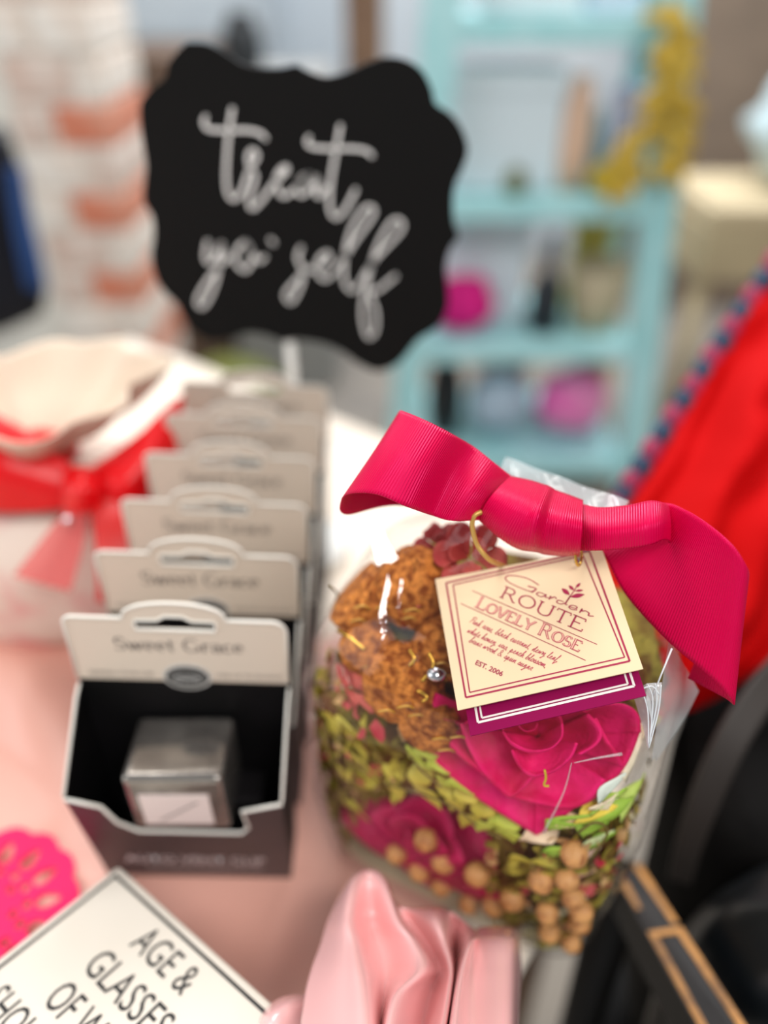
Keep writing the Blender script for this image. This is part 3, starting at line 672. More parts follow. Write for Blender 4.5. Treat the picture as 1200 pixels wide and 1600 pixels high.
def petal(name, c, nrm, ang, r, w, lift, curl, m, parent, base=.15, tilt=0):
    nrm = nrm.normalized(); ux = nrm.orthogonal().normalized(); ux = AX - nrm*AX.dot(nrm); ux.normalize(); uy = nrm.cross(ux)
    dr = ux*math.cos(ang) + uy*math.sin(ang); sd = -ux*math.sin(ang) + uy*math.cos(ang)
    vs, fs, uv = [], [], []; na, nb = 13, 9
    for j in range(nb):
        t = j/(nb-1)
        for i in range(na):
            s = -1 + 2*i/(na-1)
            rim = 1 - .30*abs(s)**2.4
            rr = r*(base + (1-base)*t*rim); wd = w*(.35+.65*t**.6)*s
            h = lift*(t**1.4)*(1-.25*s*s) - curl*max(0, t-.7)**1.5*6 + .10*r*s*s*t + .03*r*math.sin(5*s+ang)*t
            a2 = wd/r
            p = c + (dr*math.cos(a2*.9) + sd*math.sin(a2*.9))*rr + nrm*h
            vs.append(p)
    for j in range(nb-1):
        for i in range(na-1): a = j*na+i; fs.append((a, a+1, a+na+1, a+na))
    o = mob(name, vs, fs, m, parent); clamp_in(o); solid(o, .0005); return o
def rose(label, c, nrm, R, m, spin=0):
    r = empty('rose', label, 'dried flower', tuple(c), 'dried roses in the bag')
    nrm = nrm.normalized()
    for k in range(5): petal('petal', c - nrm*.006, nrm, spin + k*2*math.pi/5 - math.pi/2, R*(1.0 if k else 1.04), R*.78, R*.16, R*.10, m, r)
    for k in range(5): petal('petal', c - nrm*.003, nrm, spin + .6 + k*2*math.pi/5 - math.pi/2, R*.80, R*.62, R*.30, R*.10, m, r)
    for k in range(4): petal('petal', c, nrm, spin + .2 + k*2*math.pi/4, R*.55, R*.52, R*.40, R*.06, m, r, .2)
    for k in range(3): petal('petal', c + nrm*.001, nrm, spin + 1 + k*2*math.pi/3, R*.36, R*.40, R*.44, R*.03, m, r, .25)
    for k in range(2): petal('petal', c + nrm*.002, nrm, spin + 2 + k*math.pi, R*.17, R*.24, R*.46, 0, m, r, .3)
    return r
M_rose = mat('rose_magenta', (236,24,112), .6, spec=.2, c2=(206,10,80), scale=110, bump=.5, bscale=700)
def big_rose():
    cc = (600, 235); X = lambda q: (660+q[0]*.3, 1080+q[1]*.3)
    r = empty('rose', 'large magenta dried rose directly under the tags', 'dried flower', tuple(inside(840,1152,.012)), 'dried roses in the bag')
    PT = [([(75,10),(55,80),(70,150),(150,215)],.0075), ([(110,180),(60,205),(36,260),(60,345),(170,455),(320,572),(470,667),(600,744)],.0095), ([(585,742),(650,715),(720,660),(790,600),(850,560)],.0085), ([(760,612),(880,562),(1000,450),(1070,350),(1128,200)],.0080), ([(1128,215),(1118,130),(1060,78),(960,66),(860,100)],.0070),
          ([(90,140),(95,210),(200,335),(335,440)],.0062), ([(205,170),(240,280),(310,410),(400,505),(470,546),(580,440)],.0048), ([(455,545),(600,583),(760,607),(870,560),(950,460)],.0064), ([(1040,390),(1000,310),(950,235),(900,140)],.0052), ([(820,330),(905,275),(930,205),(860,120)],.0042),
          ([(465,310),(510,395),(580,442),(690,412),(770,345),(805,270)],.0034), ([(420,210),(470,280),(570,320),(665,300),(725,240),(728,170)],.0022), ([(495,170),(530,205),(580,200),(600,165)],.0036), ([(730,195),(715,130),(640,90),(540,90),(450,130),(420,205)],.0045), ([(860,110),(720,40),(540,30),(380,70),(215,175)],.0070)]
    for rim, off in PT:
        def row(f, o): return [inside(*X((cc[0]+(q[0]-cc[0])*f, cc[1]+(q[1]-cc[1])*f)), o) for q in rim]
        k = .80 if off > .004 else .7
        rows = [row(1.0, off+.0030), row(1.015, off+.0010), row(.985, off), row(.92, off+.0018), row(k, off+.0055), row(.45 if off > .004 else .25, off+.012), row(.1, off+.016)]
        clamp_in(loft('petal', rows, M_rose, r, 16, 22, .0004), .96)
big_rose()
c2 = inside(655, 1325, .014); rose('dark crimson dried rose low in the bag behind tan berries', c2, (CO-c2).normalized()*.7+Vector((-.25,-.2,.15)), .036, mat('rose_dark', (206,24,92), .6, spec=.2, c2=(190,50,96), scale=90, bump=.5, bscale=600), .9)
tube('yellow_fibre', [inside(851,1203,.0015), inside(853,1216,.0015), inside(850,1227,.0015), inside(858,1228,.0015)], .00035, mat('fibre_yellow', (206,186,40), .5), None, 5, 10)
tag(bpy.data.objects['yellow_fibre'], 'tiny yellow fibre lying on the large magenta rose', 'fibre')
M_red = mat('petal_red', (172,42,46), .7, c2=(206,96,84), scale=80, bump=.4, bscale=500)
def flower(label, px, py, R, d, m, n=6, name='dried_flower'):
    c = inside(px, py, d); r = empty(name, label, 'dried flower', tuple(c)); nn = (CO-c).normalized() + Vector((random.uniform(-.3,.3), 0, .2))
    for k in range(n): petal('petal', c, nn, k*2*math.pi/n+px, R, R*.6, R*.35, R*.1, m, r, .08)
    for k in range(3): petal('petal', c, nn, k*2.1+py, R*.55, R*.4, R*.45, 0, m, r, .1)
flower('faded red dried flower at the top of the bag by the knot', 735, 872, .0115, .010, M_red)
flower('red dried petals low on the bag\'s left side', 548, 1075, .0105, .008, M_red, 5)
flower('dark red dried flower above the tag\'s left corner', 690, 858, .009, .014, mat('petal_dark_red', (140,30,40), .7, c2=(172,60,60), scale=80))
M_leaf = [mat('leaf_olive', (182,166,52), .6, c2=(206,190,78), scale=120), mat('leaf_lime', (196,206,84), .6, c2=(176,184,60), scale=100), mat('leaf_green', (146,186,52), .6, c2=(176,208,80), scale=80)]
def leaf(name, c, nrm, d, L, W, m, parent, bagleaf=True):
    nrm = nrm.normalized(); d = (d - nrm*d.dot(nrm)).normalized(); s = nrm.cross(d); vs, fs = [], []; n = 9
    for i in range(n):
        t = i/(n-1); w = W*math.sin(math.pi*min(.999, t**.8))*.5
        for k in (-1,-.5,0,.5,1): vs.append(c + d*(L*t) + s*(w*k) + nrm*(.12*W*abs(k) + .12*L*math.sin(math.pi*t)))
    for i in range(n-1):
        for k in range(4): a = i*5+k; fs.append((a, a+1, a+6, a+5))
    o = mob(name, vs, fs, m, parent)
    if bagleaf: clamp_in(o)
    solid(o, .0003); return o
def sprig(label, pts, ang, m, L=.011, W=.0075, d=.004):
    P = [inside(x, y, d+.001) for x, y in pts]; r = empty('leaf_sprig', label, 'leaves', tuple(P[0]), 'leaf sprigs in the bag')
    tube('stem', P, .0004, mat('stem_olive', (112,96,40), .7), r, 5, 3*len(P))
    for i, (x, y) in enumerate(pts):
        c = inside(x, y, d); nn = (CO-c).normalized() + Vector((random.uniform(-.4,.4), 0, random.uniform(-.3,.4)))
        for k in range(2):
            a = ang + random.uniform(-.5,.5) + (1.2 if k else -1.0); dr = AX*math.cos(a) - AU*math.sin(a)
            leaf('leaf', c, nn, dr, L*random.uniform(.8,1.15), W, m, r)
sprig('yellow olive leaves between the two roses', [(600,1225),(640,1235),(680,1248),(715,1265),(745,1290)], .3, M_leaf[0], .015, .0085)
sprig('olive leaves left of the magenta rose', [(640,1180),(660,1205),(690,1230)], .9, M_leaf[1], .013, .008)
sprig('olive leaf sprig along the bag\'s lower left edge', [(505,1130),(515,1175),(530,1215),(525,1255)], 1.4, M_leaf[0], .015, .009)
sprig('bright green buds in the bag\'s upper left corner', [(515,915),(528,930),(520,950)], .8, M_leaf[2], .007, .006, .002)
sprig('lime green leaves in the lower right of the bag', [(905,1300),(930,1285),(950,1300),(920,1345)], .6, M_leaf[2], .016, .012, .004)
sprig('pale lime leaves below the magenta rose', [(760,1300),(785,1310)], .2, M_leaf[1], .014, .009)
sprig('green moss leaves around the lowest berries', [(830,1350),(850,1400),(870,1470),(900,1490)], 1.0, M_leaf[0], .010, .006, .007)
def chip(label, px, py, L, W, ang, c, name='dried_petal', d=.003):
    p = inside(px, py, d); o = leaf(name, p, (CO-p).normalized()+Vector((.1,0,.1)), AX*math.cos(ang)-AU*math.sin(ang), L, W, mat('petal_%d_%d_%d' % c, c, .7, c2=tuple(min(255, v+22) for v in c), scale=100), None)
    tag(o, label, 'dried petal')
chip('cream dried petal under the large rose\'s lower tip', 815, 1325, .014, .009, -.5, (226,200,164))
chip('yellow dried petal right of the large rose\'s tip', 905, 1300, .014, .011, -.6, (232,206,70))
chip('peach dried petal touching the yellow petal', 868, 1305, .012, .009, -.4, (232,196,152))
chip('pale mint dried petal on the right side of the bag', 985, 1215, .014, .012, 1.9, (222,232,218), d=.006)
chip('cream dried petal above the lime leaves on the right', 948, 1262, .013, .011, .9, (236,218,182), d=.005)
chip('pale green dried petal at the bag\'s far right edge', 975, 1310, .016, .011, 1.9, (206,218,160), d=.004)
chip('blush dried petal right of the upright berry cluster', 935, 1345, .014, .010, 1.2, (224,186,166), d=.005)
chip('large cream dried petal standing right of the large rose', 990, 1235, .020, .014, -1.4, (234,220,190), d=.003)
chip('broad lime dried leaf on the bag\'s right face', 985, 1300, .018, .014, -1.2, (182,204,92), d=.003)
chip('dusty pink dried petal low on the right edge', 945, 1385, .013, .009, 1.7, (206,160,140))
chip('pink dried petal beside the brown pods', 637, 935, .006, .004, .3, (190,60,84))
chip('straw coloured chip on the bag\'s left side', 535, 985, .010, .003, .6, (206,174,90))
def berries(label, pts, hub):
    r = empty('berry_sprig', label, 'berries', tuple(inside(*hub, .008)), 'tan berry sprigs in the bag')
    h = inside(*hub, .012); Mb = mat('berry_tan', (212,154,94), .5, c2=(172,108,60), scale=260, bump=.5, bscale=700, contrast=(.5,.72))
    for i, (x, y) in enumerate(pts):
        c = inside(x, y, .0070 + (i % 3)*.0014); blob('berry', c, .0042*random.uniform(.92,1.08), Mb, r, .05, f=2, sub=3, seed=i)
        tube('stalk', [h, (h+c)/2+Vector((0,.001,.001)), c], .00035, mat('stalk_brown', (110,72,40), .7), r, 5, 8)
berries('cluster of tan berries on the dark crimson rose', [(620,1333),(665,1313),(693,1346),(656,1360),(690,1382),(745,1366),(733,1412),(770,1414),(800,1404)], (705,1370))
berries('upright cluster of tan berries at the bag\'s lower front corner', [(897,1334),(886,1374),(896,1402),(908,1424),(855,1426),(858,1456),(892,1472),(846,1376),(904,1440)], (880,1410))
Mgold = mat('gold_wire', (206,160,66), .25, metal=.9)
for i, (pts, lab) in enumerate(((((670,1020),(678,1040),(665,1058),(660,1064)),'gold wire curl left of the tag above a silver bead'), (((640,1085),(655,1080),(668,1090),(660,1096)),'gold wire curl low beside the magenta rose'), (((528,985),(545,995),(570,1015)),'straw gold stem on the bag\'s left side'), (((640,1015),(648,1030),(640,1040)),'short gold wire bit between the brown pods'))):
    o = tube('gold_curl', [inside(x, y, .0025) for x, y in pts], .0006, Mgold, None, 6, 14); tag(o, lab, 'wire', 'gold curls in the bag')
p = inside(682, 1053, .003); tag(blob('silver_bead', p, .0026, mat('silver_bead_metal', (200,200,205), .12, metal=1), None, .02, (1.2,1,.8)), 'shiny silver bead left of the cream tag', 'bead')

# ================================================================== ribbon bow
M_rib = ribbed('grosgrain_magenta', (210,0,66), .36, .00072)
bow = empty('ribbon_bow', 'wide magenta grosgrain ribbon bow tied around the bag\'s neck', 'ribbon', tuple(dp(830, 800, .222)))
loft('left_loop', [[dp(800,745,.226), dp(775,782,.219), dp(752,812,.218)], [dp(770,722,.220), dp(740,765,.213), dp(708,814,.212)], [dp(738,697,.220), dp(706,747,.215), dp(676,806,.213)],
     [dp(700,675,.212), dp(668,727,.206), dp(636,792,.203)], [dp(662,656,.212), dp(628,712,.206), dp(590,773,.204)], [dp(636,645,.216), dp(595,706,.211), dp(550,771,.209)], [dp(626,642,.222), dp(582,710,.218), dp(534,781,.216)],
     [dp(632,650,.230), dp(590,722,.227), dp(541,804,.225)], [dp(690,690,.240), dp(660,750,.238), dp(620,790,.236)], [dp(790,760,.236), dp(775,790,.234), dp(770,806,.232)]], M_rib, bow, 90, 14)
loft('knot', [[dp(797,744,.2245), dp(770,772,.213), dp(748,808,.2175), dp(760,818,.224)], [dp(826,750,.223), dp(806,785,.2085), dp(778,830,.212), dp(785,843,.222)], [dp(846,756,.222), dp(828,795,.2065), dp(808,846,.210), dp(812,858,.221)],
     [dp(858,760,.221), dp(842,800,.2045), dp(832,850,.2085), dp(838,862,.220)], [dp(868,766,.223), dp(856,806,.2095), dp(848,853,.212), dp(852,866,.221)], [dp(890,774,.2225), dp(882,812,.2085), dp(876,858,.212), dp(878,868,.221)], [dp(911,782,.222), dp(910,818,.2095), dp(907,858,.2125), dp(905,868,.221)]], M_rib, bow, 70, 18)
loft('right_loop', [[dp(900,785,.224), dp(902,822,.2165), dp(904,860,.218)], [dp(935,793,.219), dp(936,826,.211), dp(936,860,.212)], [dp(980,790,.213), dp(980,824,.206), dp(980,857,.207)], [dp(1015,783,.209), dp(1016,818,.203), dp(1016,851,.204)],
     [dp(1036,786,.211), dp(1038,815,.206), dp(1037,843,.207)], [dp(1042,792,.220), dp(1044,818,.217), dp(1042,850,.216)], [dp(1000,800,.226), dp(990,832,.226), dp(975,865,.225)], [dp(930,800,.228), dp(925,830,.228), dp(920,862,.227)]], M_rib, bow, 70, 12)
loft('right_tail', [[dp(960,795,.230), dp(945,832,.229), dp(925,858,.228)], [dp(1035,786,.219), dp(990,832,.2235), dp(945,870,.224)], [dp(1072,797,.2105), dp(1025,862,.2175), dp(978,930,.2215)], [dp(1110,821,.203), dp(1078,905,.208), dp(1040,998,.214)],
     [dp(1145,852,.197), dp(1124,945,.201), dp(1095,1045,.206)], [dp(1166,884,.196), dp(1150,978,.199), dp(1130,1077,.203)], [dp(1169,905,.200), dp(1158,1000,.202), dp(1147,1101,.205)], [dp(1158,930,.207), dp(1146,1010,.209), dp(1132,1090,.211)], [dp(1120,940,.220), dp(1100,1000,.221), dp(1075,1060,.222)]], M_rib, bow, 110, 16)
(tube('gold_cord', [dp(752,800,.2155), dp(741,806,.2150), dp(738,822,.2165), dp(745,850,.2185), dp(762,872,.2195), dp(778,881,.2270), dp(796,888,.2370)], .00075, mat('cord_gold', (206,166,88), .4, metal=.4), bow, 8, 30))

# ================================================================== gift tags
def tags():
    P = [dp(680,905,.2306), dp(940,856,.2260), dp(1005,1045,.2000), dp(715,1110,.2099)]
    n = (P[2]-P[0]).cross(P[3]-P[1]).normalized()
    if n.dot(CO-P[0]) < 0: n = -n
    cen = sum(P, Vector())/4; u = P[2]-P[0]
    f = Frame(cen, u, n)
    Q = [f.to(f.px(*q)) for q in ((680,905),(940,856),(1005,1045),(715,1110))]
    hc = f.to(f.px(903,877)); hole = [(hc[0]+.0011*math.cos(a), hc[1]+.0011*math.sin(a)) for a in (2*math.pi*i/14 for i in range(14))]
    ink = mat('tag_crimson', (158,18,66), .5); pap = mat('tag_cream', (228,203,166), .7, spec=.2, bump=.03, bscale=900)
    T = empty('gift_tag', 'cream gift tag printed Lovely Rose hanging from the bow', 'tag', tuple(f.px(903,877)))
    card = flat('tag_card', [Q, hole], pap, f.mtx() @ Matrix.Translation((0,0,-.0002)), .0004, T)
    h = 1.0e-4
    def line(vs, fs, a, b, k): strip(vs, fs, [f.to(f.px(*a)), f.to(f.px(*b))], lambda t,x,y: k, f, h, False)
    vs, fs = [], []
    def corner_inset(k): return [(Q[i][0]*k, Q[i][1]*k) for i in range(4)]
    for cs, k in ((((697,911),(921,861),(984,1033),(728,1090)),.00026), (((708,914),(911,868),(976,1027),(734,1082)),.00018)):
        for i in range(4): line(vs, fs, cs[i], cs[(i+1)%4], k)
    mob('printed_border', vs, fs, ink, card, False)
    vs, fs = [], []; line(vs, fs, (738,923), (933,1007), .00010); line(vs, fs, (720,943), (915,1032), .00010); mob('printed_rule', vs, fs, ink, card, False)
    g = lambda x, y: f.to(f.px(x, y))
    serif_text('route_lettering', 'ROUTE', f, g(779,932), g(911,988), .0038, ink, card, h, .13, .075)
    serif_text('rose_lettering', 'LOVELY ROSE', f, g(741,948), g(905,1019), .0031, mat('tag_rose_ink', (178,40,80), .5), card, h, .24, .085, mat('tag_inlay', (228,172,150), .5), (0,7))
    hk = mat('tag_script_ink', (184,70,88), .5)
    hand_text('script_lettering', 'Pink rose, black currant, dewy leaf,', f, g(732,972), g(872,1035), .0020, hk, card, h, .085)
    hand_text('script_lettering', 'white honey, iris, peach blossom,', f, g(729,988), g(853,1044), .0020, hk, card, h, .085)
    hand_text('script_lettering', 'briar wood & spun sugar.', f, g(732,1003), g(832,1049), .0020, hk, card, h, .085)
    sans_text('date_lettering', 'EST. 2006', f, g(742,1038), g(784,1057), .00145, ink, card, h, .02)
    Z = lambda x, y: g(760+x/6, 880+y/6)
    vs, fs = [], []
    for s, k in (([(490,205),(400,150),(290,120),(200,118),(180,150),(230,190),(330,236),(420,268),(435,262)],.00017), ([(392,216),(465,240),(428,272)],.00020), ([(560,300),(500,275),(470,290),(510,315),(548,305),(562,296),(552,318),(582,324)],.00015), ([(588,338),(604,310),(602,328),(640,318),(655,332)],.00017),
                 ([(722,362),(676,348),(660,366),(695,384),(738,374)],.00015), ([(788,308),(742,380),(757,392)],.00017), ([(778,408),(840,426),(846,408),(805,396),(774,410),(795,432),(848,440)],.00015), ([(876,462),(898,428),(893,450),(930,448),(962,470),(958,492),(1002,498)],.00017)):
        strip(vs, fs, sm2([Z(*q) for q in s]), lambda t,x,y,k=k: k*(.7+.5*abs(y)), f, h)
    mob('garden_lettering', vs, fs, ink, card, False)
    vs, fs = [], []
    strip(vs, fs, sm2([Z(748,365), Z(785,312), Z(826,255), Z(838,232)]), lambda t,x,y: .00014, f, h)
    for a, b, w in (((782,300),(706,236),.42),((785,318),(922,294),.34),((822,256),(771,207),.42),((828,262),(910,254),.32),((838,232),(882,186),.42)):
        pa, pb = Vector(Z(*a)), Vector(Z(*b)); d = pb-pa; s = Vector((-d.y, d.x)); c = len(vs); K = 8
        for i in range(K): t = i/(K-1); q = pa + d*t + s*(w*.5*math.sin(math.pi*t)); vs.append(f.at(q.x, q.y, h))
        for i in range(1, K-1): t = 1-i/(K-1); q = pa + d*t - s*(w*.5*math.sin(math.pi*t)); vs.append(f.at(q.x, q.y, h))
        fs.append(tuple(range(c, len(vs))))
    mob('leaf_emblem', vs, fs, ink, card, False)
    # second tag below
    f2 = Frame(cen - n*.0026, u, n); a, b = f2.to(f2.px(735,1150)), f2.to(f2.px(1010,1087)); e = (P[0]-P[3]); ee = f2.to(f2.o + e)
    e_r = (P[1]-P[2]); er = f2.to(f2.o + e_r)
    Q2 = [(a[0]+ee[0], a[1]+ee[1]), (b[0]+er[0], b[1]+er[1]), b, a]
    T2 = empty('gift_tag', 'dark magenta gift tag with white lines under the cream tag', 'tag', tuple(f2.at(*Q2[1])))
    c2 = flat('tag_card', [Q2], mat('tag_plum', (136,2,70), .6, spec=.12, bump=.03, bscale=900), f2.mtx() @ Matrix.Translation((0,0,-.0002)), .0004, T2)
    vs, fs = [], []
    g2 = lambda x, y: f2.to(f2.px(x, y))
    for dlt, k in ((0,.00032),(1,.00026)):
        L = g2(742,1110+(-6 if dlt else 0)) ; A_ = g2(747,1129) if not dlt else g2(753,1122); B_ = g2(991,1072) if not dlt else g2(981,1069); C_ = g2(978,1040)if not dlt else g2(972,1040)
        D_ = (A_[0]+ee[0]*.85, A_[1]+ee[1]*.85); E_ = (B_[0]+er[0]*.85, B_[1]+er[1]*.85)
        for s in ((D_,A_),(A_,B_),(B_,E_),(E_,D_)): strip(vs, fs, list(s), lambda t,x,y,k=k: k, f2, 1e-4, False)
    mob('printed_border', vs, fs, mat('tag_white_ink', (232,220,214), .5), c2, False)
    # gold ring through the hole
    p = f.px(905,872); up = AU*.8 + n*.2
    R = .0033; w_ = (f.px(904,880)-CO).normalized(); c_ = f.px(904,880) + AU*.0026 - w_*.0032
    pts = [c_ + AU*(R*math.cos(2*math.pi*i/24)) + (w_*.94+AX*.34)*(R*.8*math.sin(2*math.pi*i/24)) for i in range(24)]
    tag(tube('split_ring', pts, .00042, mat('ring_gold', (214,176,80), .22, metal=.95), None, 8, closed=True), 'small gold ring joining the tags to the bow', 'ring')
tags()

# ================================================================== red textile with braided edge, dark bag, chair
edge = [(905,890,.42),(940,830,.42),(985,762,.42),(1060,645,.43),(1130,538,.44),(1205,425,.45),(1300,280,.46)]
low = [(990,1140,.37),(1030,1132,.37),(1085,1112,.375),(1145,1068,.37),(1205,1020,.37),(1300,960,.38),(1420,900,.39)]
def shawl():
    r = empty('red_shawl', 'red pleated shawl with navy and magenta braided edge right of the bow', 'shawl', tuple(dp(1120,900,.42)))
    rows = []
    for t in (0,.12,.3,.5,.7,.88,1):
        row = []
        for a, b in zip(edge, low):
            q = [a[k]+(b[k]-a[k])*t for k in range(3)]; q[2] -= .028*math.sin(math.pi*t); row.append(dp(*q))
        rows.append(row)
    def fn(v, i, j): return v + AW*(.0065*math.sin(i*20+6*j+3*noise.noise(v*20)) + .004*noise.noise(v*45))
    loft('cloth', rows, mat('red_wool', (186,2,4), .8, spec=.1, bump=.3, bscale=700), r, 60, 60, .002, fn)
    E = smoothpath([dp(x-3, y-3, d-.002) for x, y, d in edge], 29)
    mm = (mat('braid_navy', (10,46,76), .6, bump=.4, bscale=900), mat('braid_magenta', (142,14,66), .6, bump=.4, bscale=900))
    for k in range(28):
        a, b = E[k], E[k+1]; d = (b-a); s = d.cross(AW).normalized()
        tube('braid_strand', [a - d*.05 - s*.0022, (a+b)/2 - AW*.002, b + d*.05 + s*.0022], lambda t: .0040+.0024*math.sin(math.pi*t), mm[k % 2], r, 8, 8)
shawl()
def dark_bag():
    r = empty('black_handbag', 'slouchy black bag with a strap under the red shawl', 'bag', tuple(tb(.2,-.195,-.2965)))
    rs = []
    for z, g in ((-.2965,-.035),(-.285,-.015),(-.2,.0),(-.1,.006),(-.02,.008),(.005,.002),(.012,-.02)):
        ring = []
        for i in range(48):
            th = 2*math.pi*i/48; c, s_ = math.cos(th), math.sin(th)
            ring.append(tb(.235+(.145+g)*math.copysign(abs(c)**.45,c), -.180+(.165+g)*math.copysign(abs(s_)**.45,s_)+.004*noise.noise(Vector((th*2,z*20,0))), z))
        rs.append(ring)
    rings('body', rs, mat('black_leather', (6,5,5), .7, spec=.12, c2=(11,9,8), scale=14, bump=.4, bscale=60, bdist=.004), r)
    loft('strap', [[dp(1215,1015,.34), dp(1250,1040,.34)], [dp(1165,1075,.328), dp(1205,1105,.326)], [dp(1118,1150,.322), dp(1160,1180,.32)], [dp(1080,1240,.326), dp(1120,1265,.325)], [dp(1055,1320,.338), dp(1092,1335,.337)], [dp(1045,1370,.352), dp(1080,1380,.352)]], mat('strap_brown_grey', (52,46,43), .6, spec=.3), r, 40, 6, .003)
dark_bag()
def pouch():
    r = empty('black_satin_pouch', 'glossy blue-black pouch in the bottom right corner', 'bag', tuple(dp(1235,1490,.35)))
    c = dp(1222,1480,.345) - e1*.022 - e2*.010
    vs, fs = [], []; n1, n2 = 28, 40
    for i in range(n1+1):
        u = math.pi*i/n1
        for j in range(n2):
            v = 2*math.pi*j/n2; d = Vector((math.sin(u)*math.cos(v), math.sin(u)*math.sin(v), math.cos(u)))
            k = 1 + .03*math.sin(v*7+u*2) + .05*noise.noise(d*2.2)
            vs.append(c + Vector((d.x*.048*k, d.y*.046*k, d.z*(.080 if d.z > 0 else c.z+.2965)*(k if d.z > 0 else 1))))
    for i in range(n1):
        for j in range(n2): fs.append((i*n2+j, i*n2+(j+1) % n2, (i+1)*n2+(j+1) % n2, (i+1)*n2+j))
    mob('body', vs, fs, mat('blue_black_satin', (10,15,19), .36, spec=.7), r)
    tube('drawstring', [c+Vector((-.02,-.03,.07)), c+Vector((0,-.02,.085)), c+Vector((.02,-.03,.07))], .002, mat('blue_black_satin'), r, 8, 12)
pouch()
def chair():
    r = empty('stencilled_chair', 'black wooden chair with worn gold stencilled top rail beside the table', 'chair', (.2, .14, FZ))
    Mb = mat('chair_black', (13,11,10), .5, spec=.3, c2=(24,19,16), scale=30, bump=.15, bscale=120); Mg = mat('chair_gold', (190,132,62), .5, c2=(120,80,36), scale=90, metal=.1, contrast=(.4,.7))
    A_, B_, C_, D_ = onz(958,1362,-.012), onz(1000,1350,-.012), onz(1172,1612,.012), onz(1092,1612,.012)
    D2 = D_ + (D_-A_)*.5; C2 = C_ + (C_-B_)*.5
    dn = Vector((0,0,-.022)); vs = [A_,B_,C2,D2] + [q+dn for q in (A_,B_,C2,D2)]
    rail = mob('top_rail', vs, [(0,3,2,1),(4,5,6,7),(0,1,5,4),(1,2,6,5),(2,3,7,6),(3,0,4,7)], Mb, r, False)
    up = (B_-A_).cross(D2-A_).normalized(); up = up if up.z > 0 else -up
    def gp(s, t, h=3e-4): return (A_*(1-s)+B_*s)*(1-t) + (D2*(1-s)+C2*s)*t + up*h
    def gs(name, quads):
        vv, ff = [], []
        for q in quads:
            b = len(vv); vv += [gp(*p) for p in q] + [gp(*p, -2e-4) for p in q]; ff += [(b,b+1,b+2,b+3)] + [(b+i, b+(i+1) % 4, b+4+(i+1) % 4, b+4+i) for i in range(4)]
        mob(name, vv, ff, Mg, rail, False)
    gs('gold_stripe', [((.74,.0),(1.0,.0),(1.0,.27),(.82,.27))]); gs('gold_stripe', [((.03,.06),(.26,.06),(.24,.19),(.08,.19))])
    gs('gold_panel_line', [((.08,.29),(.96,.29),(.96,.312),(.08,.312)), ((.05,.29),(.24,.29),(.22,.95),(.05,.95)), ((.80,.29),(1.0,.29),(1.0,.95),(.82,.95)), ((.08,.93),(.96,.93),(.96,.95),(.08,.95))])
    m0, m1 = (A_+B_)/2, (C2+D2)/2
    for q in (m0, m1): tube('back_post', [q+Vector((0,0,-.01)), q+Vector((.01,0,-.32)), q+Vector((.0,0,FZ+.001-q.z))], .011, Mb, r, 10)
    lo0, lo1 = m0+Vector((.005,0,-.2)), m1+Vector((.005,0,-.2)); tube('cross_rail', [lo0, lo1], .008, Mb, r, 8)
    y0, y1 = min(m0.y, m1.y)-.02, .5
    slab('seat', -.14, .38, -.42, -.022, -.325, -.297, Mb, r)
    for s_, t_ in ((.35,-.05),(-.1,-.39),(.35,-.39)): tube('leg', [tb(s_,t_,-.32), tb(s_,t_,FZ+.001)], .014, Mb, r, 10)
chair()
# lavender cloth glimpsed between chair rail and pouch
o = blob('lavender_scarf', dp(1068,1415,.46), .020, mat('lavender_cloth', (150,136,176), .8), None, .2, (.9,1,1.7), 2, 3, 3); tag(o, 'lavender scarf bundled on the chair seat behind the rail', 'scarf')

